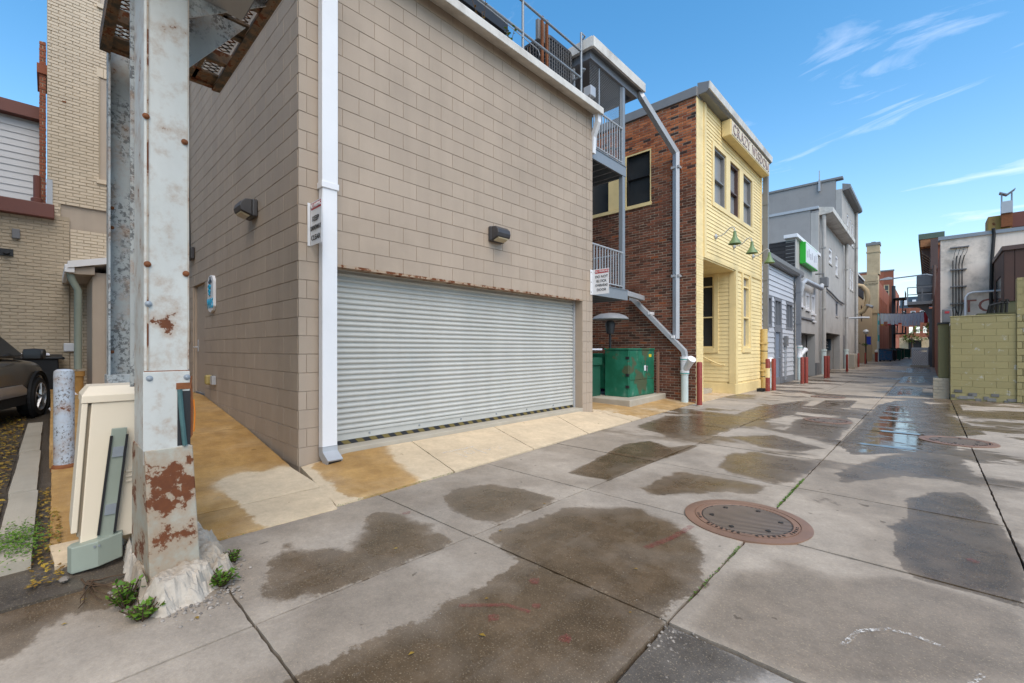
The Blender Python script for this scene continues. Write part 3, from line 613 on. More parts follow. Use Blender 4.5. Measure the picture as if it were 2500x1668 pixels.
# steel side door
sd_=MB().fb(FS,-9.93,-9.13,.54,2.49,-.10,-.055).build('side_door',M['blockwall'],bb)
MB().fb(FS,-9.98,-9.93,.5,2.54,-.12,-.02).fb(FS,-9.13,-9.078,.5,2.54,-.12,-.02).fb(FS,-9.93,-9.13,2.49,2.54,-.12,-.02).build('door_frame',M['blockwall'],sd_)
MB().fb(FS,-9.93,-9.13,.5,.54,-.12,-.03).build('door_threshold',M['galv'],sd_)
for z in (.75,1.5,2.3): MB().fb(FS,-9.14,-9.10,z-.06,z+.06,-.05,-.012).build('hinge',M['iron'],sd_)
MB().tube([FS.p(-9.82,1.36,-.05),FS.p(-9.82,1.36,.02),FS.p(-9.70,1.36,.025)],.012,8).fb(FS,-9.85,-9.79,1.28,1.5,-.055,-.045).build('lever_handle',M['galvl'],sd_)
# rooftop penthouse behind the eaves
ph=empty('rooftop_penthouse',(-8,4,6.12),'rooftop penthouse with pale siding and deep black eave above the block garage','penthouse')
MB().box(-10.5,-7.3,2.4,5.75,6.12,9.4).build('wall',M['tansid'],ph)
MB().box(-9.8,-6.0,2.2,6.22,7.52,7.74).build('eave',M['black'],ph,bevel=.01)
for y in (5.0,5.3,5.6): MB().box(-7.3,-7.28,y,y+.04,7.74,9.4).build('batten',M['tansid'],ph)
# rooftop railing
rl=empty('rooftop_railing',(-5.1,6.4,6.12),'grey pipe guard rail along the roof edge of the block garage','railing')
for y in (2.2,3.9,5.654,7.413): MB().tube([(-5.1,y,6.12),(-5.1,y,7.36 if y<7 else 7.72)],.024,10).build('post',M['galv'],rl,smooth=True)
for z in (6.80,7.345): MB().tube([(-5.1,1.6,z),(-5.1,7.413,z)],.022,10).build('rail',M['galv'],rl,smooth=True)
MB().tube([(-5.1,7.413,7.72),(-5.1,7.55,7.72),(-5.25,7.55,7.6),(-5.6,7.55,7.4)],.02,8).build('rail_return',M['galv'],rl,smooth=True)
MB().tube([(-5.1,7.413,7.0),(-5.1,7.55,7.05),(-5.25,7.55,6.95),(-5.6,7.5,6.9)],.02,8).build('rail_return',M['galv'],rl,smooth=True)
MB().tube([(-5.07,2.5,6.72),(-5.07,4.9,6.73),(-5.09,6.05,6.70),(-5.09,6.1,6.62)],.008,6).build('conduit',M['galvl'],rl)
# condenser unit
ac=empty('condenser_unit',(-5.85,7.08,6.12),'dark air conditioning condenser with wire grille behind the roof railing','air conditioner')
def rrect(x0,x1,y0,y1,r,n=5):
    pts=[]
    for cx,cy,a0 in ((x1-r,y1-r,0),(x0+r,y1-r,90),(x0+r,y0+r,180),(x1-r,y0+r,270)):
        for k in range(n+1): a=R(a0+90*k/n); pts.append((cx+r*math.cos(a),cy+r*math.sin(a)))
    return pts
rr=rrect(-6.28,-5.38,6.66,7.53,.14)
MB().prism([(x,y,6.2) for x,y in rr],(0,0,1.2)).build('coil_body',M['black'],ac)
r2=rrect(-6.30,-5.36,6.64,7.55,.15)
MB().prism([(x,y,7.40) for x,y in r2],(0,0,.07)).build('top_cover',M['fixture'],ac,bevel=.01)
MB().prism([(x,y,6.12) for x,y in r2],(0,0,.1)).build('base_pan',M['fixture'],ac)
gm=MB()
for k in range(16): gm.tube([(x,y,6.26+k*.073) for x,y in r2+[r2[0]]],.006,4,caps=False)
gm.build('grille_ring',M['platgrey'],ac)
gm=MB()
P2=r2+[r2[0]]; per=[0]
for i in range(len(P2)-1): per.append(per[-1]+math.dist(P2[i],P2[i+1]))
for k in range(46):
    s=per[-1]*k/46
    for i in range(len(P2)-1):
        if per[i]<=s<=per[i+1]:
            f=(s-per[i])/max(1e-6,per[i+1]-per[i]); x=P2[i][0]+f*(P2[i+1][0]-P2[i][0]); y=P2[i][1]+f*(P2[i+1][1]-P2[i][1]); gm.tube([(x,y,6.22),(x,y,7.40)],.006,4); break
gm.build('grille_bar',M['platgrey'],ac)
MB().box(-5.60,-5.38,7.555,7.60,6.2,7.2).build('corner_panel',M['galvl'],ac)
eb=empty('disconnect_stand',(-5.25,6.43,6.12),'small grey electrical disconnect on two rusty posts at the roof edge','electrical box')
for y in (6.36,6.50): MB().box(-5.27,-5.23,y-.02,y+.02,6.12,7.55).build('post',M['rusty'],eb)
MB().box(-5.35,-5.28,6.28,6.52,7.12,7.5).build('box',M['platgrey'],eb,bevel=.01)
jb=MB().box(-5.08,-4.9,7.46,7.64,6.42,6.62).build('box',M['galvl'],empty('roof_junction_box',(-5,7.5,6.15),'small pale junction box at the roof corner beside the gutter end','electrical box'),bevel=.01)
MB().box(-5.03,-4.97,7.5,7.58,6.14,6.42).tube([(-4.99,7.5,6.5),(-4.9,7.45,6.4),(-4.95,7.4,6.2)],.01,6).build('bracket',M['platgrey'],jb.parent)
def weed(name,loc,h,n,ln,label,group=None,mat='leafg',stemmat='twig',spread=.1,lean=(0,0)):
    root=empty(name,loc,label,'plant',group); lm=MB(); st=MB(); x0,y0,z0_=loc
    for i in range(n):
        a=random.uniform(0,6.28); r=random.uniform(.1,1)*spread; hh=h*random.uniform(.55,1)
        tip=Vector((x0+math.cos(a)*r+lean[0],y0+math.sin(a)*r+lean[1],z0_+hh)); b=Vector((x0+math.cos(a)*r*.2,y0+math.sin(a)*r*.2,z0_))
        st.tube([b,(b+tip)/2+Vector((0,0,hh*.1)),tip],.003+.004*h,4)
        for k in range(7):
            f=random.uniform(.25,1); p=b.lerp(tip,f); d=Vector((random.uniform(-1,1),random.uniform(-1,1),random.uniform(-.1,.6))).normalized(); s=d.cross(Vector((0,0,1))).normalized(); l=ln*random.uniform(.6,1.2); w=l*.32
            q=p+d*l; mid=p+d*l*.5
            lm.add([p,mid+s*w,q,mid-s*w],[(0,1,2),(0,2,3)])
    st.build('stem',M[stemmat],root); lm.build('foliage',M[mat],root); return root
weed('roof_weed',(-4.93,5.12,6.15),.62,4,.07,'green leafy weed growing out of the roof gutter','roof weeds',spread=.12)
weed('roof_weed',(-4.93,4.55,6.15),.6,4,.05,'bare reddish weed stalks nearest the top of the gutter','roof weeds',mat='leafy',spread=.2)
weed('roof_weed',(-4.95,5.75,6.15),.45,3,.04,'thin dry weed beside the second rail post on the roof','roof weeds',mat='twig',spread=.15)
# ------------------------------------------------------------------ things fixed to the block building
ds=empty('downspout',(-4.88,2.15,.05),'white rectangular downspout at the corner of the tan block building','downspout')
MB().rtube([(-4.875,2.152,9),(-4.875,2.152,3.16)],.178,.11,(0,1,0)).build('pipe',M['white'],ds,bevel=.006)
MB().rtube([(-4.875,2.152,3.165),(-4.875,2.152,.21)],.168,.10,(0,1,0)).build('pipe',M['white'],ds,bevel=.006)
MB().box(-4.938,-4.81,2.055,2.25,3.10,3.17).build('strap',M['white'],ds,bevel=.005)
MB().rtube([(-4.875,2.152,.24),(-4.865,2.152,.16),(-4.73,2.16,.07)],.172,.105,(0,1,0)).build('shoe',M['galvl'],ds,bevel=.005)
MB().rtube([(-4.735,2.16,.073),(-4.728,2.16,.069)],.14,.08,(0,1,0)).build('outlet_mouth',M['black'],ds)
def walllight(fr,u,z,label,s=1.0):
    o=empty('wall_light',fr.p(u,z-.12*s,0),label,'wall light','bronze wall pack lights')
    MB().fb(fr,u-.15*s,u+.15*s,z-.11*s,z+.12*s,.003,.07*s).build('housing',M['fixture'],o,bevel=.018*s)
    m=MB(); pr=[(.07,.115),(.15,.105),(.20,.06),(.215,0),(.20,-.055),(.07,-.10)]
    A=[fr.p(u-.14*s,z+b*s,a*s) for a,b in pr]; m.prism(A,fr.U*(.28*s)); m.build('hood',M['fixture'],o,bevel=.012*s)
    MB().add([fr.p(u-.115*s,z-.10*s,.09*s),fr.p(u+.115*s,z-.10*s,.09*s),fr.p(u+.115*s,z-.065*s,.195*s),fr.p(u-.115*s,z-.065*s,.195*s)]+[fr.p(u-.1*s,z-.115*s,.10*s),fr.p(u+.1*s,z-.115*s,.10*s),fr.p(u+.1*s,z-.08*s,.19*s),fr.p(u-.1*s,z-.08*s,.19*s)],[(0,1,2,3),(4,5,6,7),(0,1,5,4),(1,2,6,5),(2,3,7,6),(3,0,4,7)]).build('lens',M['lens'],o)
    return o
walllight(FA,4.82,3.10,'bronze wall light above the roller door')
walllight(FS,-6.40,3.13,'bronze wall light near the corner on the shaded side wall',.98)
walllight(FS,-9.95,3.09,'bronze wall light above the side door beside the steel post',.98)
MB().tube([FS.p(-10.2,7.5,.02),FS.p(-10.22,5.2,.03),FS.p(-10.12,3.9,.03),FS.p(-10.05,3.2,.03)],.014,6).build('wall_cable',M['cord'],label='black cable hanging down the side wall to the far wall light',cat='cable')
# signs: projecting from the wall so they face the approaching driver
def letters(parent,lines,fr,u,mat,sx=1.0):
    for s,size,z in lines: text('lettering',s,size,fr,u,z,.0045,mat,parent,sx=sx,ext=.0015)
def nps(name,fr,u0,u1,z0,z1,lines,label,band=.09):
    o=empty(name,fr.p((u0+u1)/2,z0,0),label,'sign')
    MB().fb(fr,u0,u1,z0,z1,-.004,0).build('panel',M['signw'],o)
    MB().fb(fr,u0+.02,u1-.01,z1-band-.01,z1-.015,.0005,.0025).build('red_band',M['signr'],o)
    text('lettering','NO PARKING',band*.85,fr,(u0+u1)/2,z1-band/2-.012,.0045,M['signw'],o,sx=(u1-u0)*.90/(band*.85*5.9))
    letters(o,lines,fr,(u0+u1)/2,M['ink']); return o
F1=FY(1.985); s1=nps('no_parking_sign',F1,-4.935,-4.655,2.455,2.925,[('KEEP',.078,2.735),('DRIVEWAY',.072,2.635),('CLEAR',.078,2.53)],'white no parking sign reading keep driveway clear beside the white downspout',.075)
for ch in s1.children:
    if ch.name.startswith('lettering') and abs(WL[ch.name].z-2.635)<.01: ch.scale=(.76,1,1)
MB().box(-4.938,-4.932,1.952,1.980,2.455,2.925).build('mounting_flange',M['signw'],s1)
F2=FY(7.56); s2=nps('no_parking_sign',F2,-4.885,-4.548,2.42,2.92,[('DO NOT',.072,2.765),('BLOCK',.072,2.68),('OVERHEAD',.066,2.595),('DOOR',.072,2.505)],'white no parking sign reading do not block overhead door',.075)
for ch in s2.children:
    if ch.name.startswith('lettering') and abs(WL[ch.name].z-2.595)<.01: ch.scale=(.84,1,1)
MB().box(-4.936,-4.93,7.49,7.572,2.42,2.92).box(-4.936,-4.885,7.560,7.564,2.42,2.92).build('mounting_flange',M['signw'],s2)
for z in (2.47,2.67,2.87): MB().lathe([(.009,0),(.009,.008)],(-4.931,7.515,z),8,'x').build('screw',M['platgrey'],s2)
# plaque
pq=empty('plaque',FS.p(-8.5,1.9,.01),'white round-ended plaque with a caduceus and thick blue letters','sign')
cu,zb,zt,hw=-8.5,1.92,2.53,.19
pts=[(cu-hw,zb+.10),(cu-.12,zb+.03),(cu,zb),(cu+.12,zb+.03),(cu+hw,zb+.10),(cu+hw,zt-.10),(cu+.12,zt-.02),(cu,zt),(cu-.12,zt-.02),(cu-hw,zt-.10)]
MB().prism([FS.p(u,z,.003) for u,z in pts],FS.N*.04).build('board',M['signw'],pq,bevel=.005)
text('lettering','WRS',.23,FS,cu,2.06,.047,M['cyan'],pq,sx=.78,ext=.004)
MB().fb(FS,cu-.018,cu+.018,2.18,2.50,.044,.052).fb(FS,cu-.09,cu+.09,2.40,2.435,.0445,.0525).fb(FS,cu-.05,cu+.05,2.435,2.455,.0447,.0527).build('caduceus_staff',M['navy'],pq)
m=MB()
for ph in (0,math.pi): m.tube([FS.p(cu+.055*math.sin(k*.62+ph)*(1-.05*k),2.37-k*.014,.056) for k in range(13)],.011,6)
m.build('caduceus_snakes',M['cyan'],pq)
ob=empty('wall_outlet',FS.p(-8.45,.76,0),'tan bell box and pale cover plate low on the side wall','outlet')
MB().fb(FS,-8.64,-8.52,.74,.90,.003,.10).build('bell_box',mk('aged_yellow_plastic',(.36,.28,.10),.6),ob,bevel=.03)
MB().fb(FS,-8.44,-8.31,.75,.89,.003,.06).build('cover_plate',M['galvl'],ob,bevel=.006)
MB().fb(FS,-10.42,-10.2,1.45,1.85,.003,.10).build('meter_box',M['tansid'],label='small tan box on the side wall just left of the side door',cat='electrical box',bevel=.01)
# ------------------------------------------------------------------ steel stair balcony between the buildings
fe=empty('steel_balcony',(-5.8,8.4,.07),'galvanised two-storey steel balcony and canopy between the block garage and the brick wall','balcony')
FB=FX(-5.02)
for (x,y,z0_,z1_) in ((-5.06,8.97,2.6,7.25),(-6.9,8.97,2.6,7.25),(-5.75,7.72,2.6,5.3)):
    MB().box(x-.05,x+.05,y-.055,y+.055,z0_,z1_).build('post',M['galv'],fe,bevel=.006)
for z,y1,nm in ((5.30,9.03,'upper'),(2.50,9.10,'lower')):
    dk=MB().box(-7.0,-5.02,7.62,y1,z+.09,z+.14).build('deck',M['platgrey'],fe)
    m=MB(); m.box(-5.04,-5.0,7.60,y1+.02,z-.06,z+.16); m.box(-7.0,-5.04,y1-.02,y1+.02,z-.06,z+.13); m.box(-5.10,-4.985,7.60,y1+.02,z+.16,z+.175); m.build('channel_beam',M['galv'],dk)
    for k in range(5): MB().box(-7.0,-5.04,7.75+k*.28,7.79+k*.28,z-.04,z+.085).build('joist',M['galv'],dk)
    rlg=MB().tube([(-5.03,7.62,z+1.0),(-5.03,y1-.10,z+1.0)],.022,8).build('top_rail',M['galvl'],fe)
    MB().tube([(-5.03,7.62,z+.24),(-5.03,y1-.10,z+.24)],.016,8).build('bottom_rail',M['galvl'],rlg)
    for k in range(13):
        yy=7.66+k*(y1-.12-7.66)/12
        MB().box(-5.04,-5.02,yy-.009,yy+.009,z+.16 if k in(0,6,12) else z+.24,z+1.0).build('baluster',M['galvl'],rlg)
    rl2=MB().tube([(-5.03,y1-.06,z+1.0),(-6.9,y1-.06,z+1.0)],.02,8).build('top_rail',M['galvl'],fe)
    for k in range(14): MB().box(-5.15-k*.13,-5.135-k*.13,y1-.07,y1-.055,z+.2,z+1.0).build('baluster',M['galv'],rl2)
cp=MB().box(-7.6,-4.9,7.58,9.66,7.44,7.56).build('canopy',M['greytrim'],fe)
MB().box(-4.91,-4.86,7.50,9.72,7.40,7.60).box(-7.6,-4.91,7.50,7.58,7.42,7.62).box(-7.6,-4.91,9.66,9.72,7.42,7.60).build('canopy_fascia',M['fascia'],cp)
MB().box(-7.5,-5.0,7.60,7.70,7.26,7.44).box(-5.12,-5.0,7.7,9.6,7.26,7.438).box(-7.5,-5.12,9.5,9.6,7.26,7.438).build('canopy_beam',M['greytrim'],cp)
m=MB()
for k in range(26):
    a=7.64+k*.05*1.0
    m.tube([(-5.05,a,6.32),(-5.05,min(8.93,a+.95),6.32+min(.95,8.93-a))],.003,3); m.tube([(-5.05,a,7.25),(-5.05,min(8.93,a+.93),7.25-min(.93,8.93-a))],.003,3)
for k in range(16): m.tube([(-5.05,7.64,6.32+k*.058),(-5.05,min(8.93,7.64+.93-k*.058),min(7.25,6.32+.93))],.003,3); m.tube([(-5.05,7.64,6.38+k*.058),(-5.05,7.64+.06+k*.058,6.32)],.003,3)
m.build('chain_link_mesh',M['galv'],fe)
for y in (8.0,8.9): MB().tube([(-5.05,y,6.3),(-5.05,y,7.28)],.016,6).build('mesh_post',M['galv'],fe)
MB().tube([(-5.0,9.55,7.5),(-5.0,9.6,7.75),(-5.15,9.62,7.85),(-5.4,9.62,7.7)],.015,6).build('hook_rail',M['galv'],fe)
# ------------------------------------------------------------------ brick and yellow clapboard shop building
yb_=empty('brick_and_clapboard_shop',(-7,13.8,0),'red brick shop building with a pale yellow clapboard alley front','building')
BY=10.9; FBk=FY(BY); YX=-4.12; FYf=FX(YX)
BW1=(-6.009,-5.299,5.21,6.62); BW2=(-7.6,-6.568,5.21,6.62)
wall('brick_wall_backing',FBk,-10.5,-4.13,-.1,7.5,.25,[BW1,BW2],M['mortarr'],yb_,d=-.008)
bk=pieces(FBk,-8.2,-4.125,-.03,7.51,.212,.0677,.011,off=.03,holes=[BW1,BW2],jit=.003)
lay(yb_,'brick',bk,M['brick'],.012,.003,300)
MB().fb(FBk,-10.5,-4.10,7.51,7.74,-.3,.05).build('coping',M['grayfl'],yb_,bevel=.008)
# side windows
w=window(yb_,FBk,*BW1,M['black'],M['glass'],fw=.03,dep=.09,proud=-.03,rails=(.52,))
MB().fb(FBk,BW1[0]-.5,BW1[1]+.02,BW1[2]-.09,BW1[2]-.001,-.1,.03).build('sill',M['yellowt'],w)
MB().fb(FBk,BW1[0],BW1[1]+.01,BW1[3]-.05,BW1[3]-.001,-.03,-.005).fb(FBk,BW1[1]-.03,BW1[1]-.001,BW1[2],BW1[3]-.052,-.03,-.004).build('trim',M['yellowt'],w)
w=window(yb_,FBk,*BW2,M['black'],M['glass'],fw=.03,dep=.09,proud=-.03,rails=())
MB().fb(FBk,BW2[1],BW1[0],5.22,6.60,-.03,.012).build('yellow_panel',M['yellowt'],yb_)
MB().fb(FBk,BW2[0],BW1[0]-.5,5.12,5.209,-.1,.03).build('sill',M['yellowt'],w)
# front: upper floor
hw=[(12.05,12.98,5.20,6.68),(13.32,14.17,5.20,6.68),(14.54,15.47,5.20,6.68)]
wall('front_wall',FYf,10.92,16.62,3.64,7.62,.2,hw,M['yellowt'],yb_)
clap(yb_,FYf,11.50,16.5,3.72,7.50,.098,M['yellow'],holes=[(a-.08,b+.08,c-.12,d+.1) for a,b,c,d in hw]+[(11.9,15.6,5.05,6.72)],proud=.001)
MB().fb(FYf,11.36,11.50,3.64,7.55,.001,.03).fb(FYf,16.5,16.62,0,7.55,.001,.03).build('corner_board',M['yellowt'],yb_)
MB().fb(FYf,11.50,16.5,3.64,3.72,.001,.028).build('skirt_board',M['yellowt'],yb_)
MB().fb(FYf,11.92,12.05,5.08,6.76,.001,.035).fb(FYf,12.98,13.32,5.08,6.76,.001,.035).fb(FYf,14.17,14.54,5.08,6.76,.001,.035).fb(FYf,15.47,15.6,5.08,6.76,.001,.035).fb(FYf,12.05,12.98,5.08,5.2,.001,.035).fb(FYf,13.32,14.17,5.08,5.2,.001,.035).fb(FYf,14.54,15.47,5.08,5.2,.001,.035).fb(FYf,12.05,15.47,6.68,6.76,.001,.034).build('window_trim',M['yellowt'],yb_)
for i,hh in enumerate(hw):
    window(yb_,FYf,*hh,M['browntrim'] if i==1 else M['grayfl'],M['glassl'] if i==1 else M['glassg'],fw=.06,dep=.10,proud=-.01,rails=(.46,))
# painted brick return at the corner
wall('painted_brick_return',FYf,10.93,11.36,-.1,7.62,.25,[],M['yellowt'],yb_,d=-.006)
lay(yb_,'painted_brick',pieces(FYf,10.905,11.355,-.03,7.6,.212,.0677,.007,off=.05,jit=.002),M['yellow'],.006,.003,130)
# cornice gutter
prism_y(MB(),[(YX,7.56),(-3.92,7.56),(-3.86,7.60),(-3.84,7.80),(YX,7.86)],10.96,16.8).build('cornice',M['grayfl'],yb_,bevel=.006)
prism_y(MB(),[(-3.855,7.615),(-3.83,7.62),(-3.815,7.79),(-3.838,7.80)],10.95,16.81).build('gutter_lip',M['fascia'],yb_)
# ground floor: corner bay and recessed porch
BYs=13.85
wall('bay_front_wall',FYf,BYs+.02,16.62,-.05,3.64,.2,[(14.55,15.25,1.36,3.60)],M['yellowt'],yb_)
clap(yb_,FYf,BYs+.16,16.5,.36,3.62,.116,M['yellow'],holes=[(14.42,15.38,1.2,3.64)],proud=.001)
FP=FY(BYs)
wall('bay_side_wall',FP,-7.5,-4.33,-.05,3.64,.2,[(-5.35,-4.70,1.36,3.58)],M['yellowt'],yb_)
clap(yb_,FP,-4.58,-4.27,.36,3.60,.116,M['yellow'],proud=.001)
clap(yb_,FP,-5.7,-4.58,.36,1.20,.116,M['yellow'],proud=.001)
MB().fb(FP,-4.27,-4.12,.3,3.64,-.18,.03).build('corner_post',M['yellowt'],yb_)
MB().fb(FYf,BYs-.02,BYs+.16,.3,3.638,.002,.032).build('corner_board',M['yellowt'],yb_)
MB().fb(FP,-5.9,-4.09,-.06,.3,-.2,.03).fb(FYf,BYs-.01,16.5,-.06,.3,-.2,.035).build('plinth',M['yellowt'],yb_,bevel=.01)
w=window(yb_,FYf,14.55,15.25,1.36,3.60,M['yellowt'],M['glassg'],fw=.07,dep=.1,proud=.01,rails=(.84,.42))
MB().fb(FYf,14.43,14.549,1.22,3.63,.002,.04).fb(FYf,15.251,15.37,1.22,3.63,.002,.04).fb(FYf,14.549,15.251,1.22,1.358,.002,.05).build('trim',M['yellowt'],w)
w=window(yb_,FP,-5.35,-4.70,1.36,3.58,M['yellowt'],M['glass'],fw=.05,dep=.1,proud=.01,rails=(.84,.42))
MB().fb(FP,-4.699,-4.58,1.22,3.63,.002,.04).fb(FP,-5.45,-4.699,1.21,1.359,.002,.05).build('trim',M['yellowt'],w)
MB().box(-7.2,-4.12,11.15,13.85,3.60,3.638).build('porch_ceiling',M['yellowt'],yb_)
MB().box(-7.2,-7.0,11.15,13.85,0,3.6).build('porch_back_wall',M['yellowt'],yb_)
for k,(x0,x1) in enumerate(((-6.6,-4.75),(-6.6,-5.05),(-6.6,-5.35))): MB().box(x0,x1,11.3,13.81,.16*k-.02,.16*(k+1)-.02).build('porch_step',M['concdk'],yb_,bevel=.01)
MB().box(-6.6,-4.1,11.2,13.81,-.04,.012).build('porch_floor',M['apron'],yb_)
MB().tube([(-5.9,13.74,1.55),(-4.72,13.74,.95),(-4.48,13.74,.86),(-4.38,13.74,.86)],.022,8).tube([(-4.8,13.74,.98),(-4.8,13.84,.95)],.014,6).build('handrail',M['yellowt'],yb_)
MB().box(-10.5,-4.2,10.95,16.6,7.4,7.55).build('roof',M['grayfl'],yb_)
wall('end_wall',Fr((0,16.6,0),(1,0,0),(0,1,0)),-10.5,-4.32,-.05,7.6,.2,[],M['yellowt'],yb_)
# sign board
sg=empty('shop_sign',(-3.9,14.6,7.2),'long cream sign board with mauve serif letters below the cornice','sign')
MB().box(-4.09,-3.86,12.62,16.55,7.10,7.53).build('cabinet',M['yellowt'],sg,bevel=.01)
MB().box(-3.858,-3.848,12.68,16.50,7.135,7.50).build('face_board',M['signcream'],sg)
def stroke(m,fr,pts,w,d0=.0,d1=.012):
    for (a,b) in zip(pts[:-1],pts[1:]):
        a=Vector(a);b=Vector(b);dv=(b-a).normalized();nn=Vector((-dv.y,dv.x))*w/2;a=a-dv*w*.15;b=b+dv*w*.15
        m.prism([fr.p(*(a+nn),d0),fr.p(*(b+nn),d0),fr.p(*(b-nn),d0),fr.p(*(a-nn),d0)],fr.N*(d1-d0))
def arc(cx,cy,rx,ry,a0,a1,n=9): return [(cx+rx*math.cos(R(a0+(a1-a0)*k/n)),cy+ry*math.sin(R(a0+(a1-a0)*k/n))) for k in range(n+1)]
TK,TN=.17,.07
GL={'C':[(arc(.42,.5,.36,.46,55,305),TK),([(.66,.76),(.66,.95)],TN),([(.66,.06),(.68,.22)],TN)],
'R':[([(.16,.04),(.16,.96)],TK),(arc(.2,.73,.36,.23,90,-90),TN*1.6),([(.34,.48),(.72,.04)],TK),([(.02,.03),(.32,.03)],TN),([(.02,.97),(.25,.97)],TN),([(.62,.03),(.84,.03)],TN)],
'A':[([(.10,.04),(.40,.97)],TN),([(.40,.97),(.72,.04)],TK),([(.22,.34),(.60,.34)],TN),([(.0,.03),(.22,.03)],TN),([(.58,.03),(.86,.03)],TN)],
'Z':[([(.06,.96),(.68,.96)],TN),([(.66,.94),(.10,.06)],TK),([(.08,.04),(.72,.04)],TN),([(.06,.96),(.04,.78)],TN),([(.72,.04),(.74,.24)],TN)],
'Y':[([(.08,.95),(.40,.48)],TK),([(.74,.95),(.42,.48)],TN),([(.41,.5),(.41,.04)],TK),([(.26,.03),(.58,.03)],TN),([(-.02,.97),(.24,.97)],TN),([(.62,.97),(.86,.97)],TN)],
'W':[([(.06,.96),(.28,.05)],TK),([(.28,.05),(.48,.95)],TN),([(.48,.95),(.72,.05)],TK),([(.72,.05),(.94,.96)],TN),([(-.04,.97),(.2,.97)],TN),([(.82,.97),(1.04,.97)],TN)],
'I':[([(.18,.04),(.18,.96)],TK),([(.02,.03),(.34,.03)],TN),([(.02,.97),(.34,.97)],TN)],
'S':[(arc(.32,.72,.24,.24,40,230,7)+[(.32,.5)],TK*.8),([(.32,.52)]+arc(.32,.27,.26,.25,60,-140,8),TK*.8),([(.55,.76),(.56,.94)],TN),([(.07,.07),(.06,.26)],TN)],
'D':[([(.16,.04),(.16,.96)],TK),(arc(.2,.5,.5,.46,90,-90,11),TK*.8),([(.02,.03),(.3,.03)],TN),([(.02,.97),(.3,.97)],TN)],
'O':[(arc(.44,.5,.37,.45,0,360,18),TK*.85)],
'M':[([(.14,.04),(.14,.96)],TN),([(.14,.95),(.50,.06)],TK),([(.50,.06),(.86,.95)],TN),([(.86,.96),(.86,.04)],TK),([(.0,.03),(.28,.03)],TN),([(.70,.03),(1.02,.03)],TN),([(.0,.97),(.14,.97)],TN),([(.86,.97),(1.02,.97)],TN)]}
ADV={'C':.84,'R':.9,'A':.9,'Z':.82,'Y':.9,'W':1.12,'I':.46,'S':.72,'D':.88,'O':.96,'M':1.12,' ':.5}
FSg=FX(-3.847); tot=sum(ADV[ch] for ch in 'CRAZY WISDOM'); sc=3.66/tot; u=12.78; hgt=.27
for ch in 'CRAZY WISDOM':
    if ch!=' ':
        m=MB()
        for pts,wd in GL[ch]: stroke(m,FSg,[(u+x*sc,7.185+y*hgt) for x,y in pts],wd*.26)
        m.build('letter',M['lettering'],sg)
    u+=ADV[ch]*sc
# gooseneck lamps
def goose(y,label):
    o=empty('gooseneck_lamp',(YX,y,4.28),label,'wall lamp','green gooseneck lamps')
    MB().lathe([(.07,0),(.07,.025),(.03,.05)],(YX+.02,y,4.30),12,'x').build('mounting_plate',M['galvl'],o)
    pts=[(YX+.05,y,4.30),(YX+.16,y,4.30),(YX+.26,y,4.35),(YX+.36,y,4.45),(YX+.44,y,4.48),(YX+.49,y,4.44),(YX+.50,y,4.34)]
    MB().tube(pts,.014,8).build('arm',M['galvl'],o,smooth=True)
    MB().lathe([(.035,.22),(.045,.10),(.06,.06),(.09,.0),(.15,-.09),(.155,-.11),(.145,-.105),(.08,-.01)],(YX+.50,y,4.14),18).build('shade',M['lampgreen'],o,smooth=True)
    return o
goose(12.15,'green gooseneck lamp nearest the brick corner of the yellow building')
goose(13.66,'middle green gooseneck lamp on the yellow building')
goose(15.55,'green gooseneck lamp nearest the grey pipe at the far end of the yellow building')
# downspouts on the brick wall
d2=empty('downspout',(-4.58,10.80,1.5),'tall grey downspout running down the brick wall from the canopy','downspout')
MB().rtube([(-5.78,9.75,7.40),(-5.70,10.80,7.9-.0),(-4.585,10.80,6.18),(-4.585,10.80,1.6)],.15,.1,(1,0,-.0)).build('pipe',M['galvl'],d2) if False else None
MB().rtube([(-5.00,9.66,7.42),(-4.94,9.70,7.28),(-4.585,10.80,6.22),(-4.585,10.80,1.58)],.155,.10,(.82,-.57,0)).build('pipe',M['galvl'],d2,bevel=.005)
for z in (5.86,3.15): MB().box(-4.69,-4.48,10.73,10.89,z-.03,z+.03).build('strap',M['galvl'],d2,bevel=.004)
d3=empty('downspout',(-4.35,10.78,1.1),'grey box gutter pipe sloping down the brick wall below the balcony','downspout')
MB().rtube([(-5.1,9.12,2.62),(-5.45,10.72,2.66)],.12,.12,(0,0,1)).rtube([(-5.8,10.74,2.68),(-5.72,10.74,2.66),(-4.36,10.74,1.28),(-4.33,10.74,1.12)],.13,.11,(0,1,0)).build('pipe',M['galvl'],d3,bevel=.005)
for f in (.35,.8): MB().box(-5.72+f*1.36-.02,-5.72+f*1.36+.05,10.66,10.88,2.66-f*1.38+.04,2.66-f*1.38+.11).build('strap',M['white'],d3)
def wye(loc,h,label,branch=(1,0),flip=1,group='pvc stormwater pipes'):
    x,y,z=loc; o=empty('pvc_drain_pipe',loc,label,'drain pipe',group)
    MB().lathe([(.085,0),(.085,h*.62)],loc,16).build('pipe',M['pvc'],o,smooth=True)
    MB().lathe([(.085,h*.62),(.105,h*.63),(.105,h*.70),(.095,h*.71),(.095,h*.9),(.105,h*.91),(.105,h),(.07,h)],loc,16).build('wye_fitting',M['white'],o,smooth=True)
    b=Vector((branch[0],branch[1],0)).normalized(); p=Vector((x,y,z+h*.70)); MB().tube([p,p+b*.2+Vector((0,0,.2)),p+b*.30+Vector((0,0,.30))],.08,14,radii=[.075,.08,.1]).build('branch',M['white'],o,smooth=True)
    for f in (.64,.93): MB().lathe([(.1065,0),(.1065,.022)],(x,y,z+h*f),16).build('primer_band',M['teal'],o)
    return o
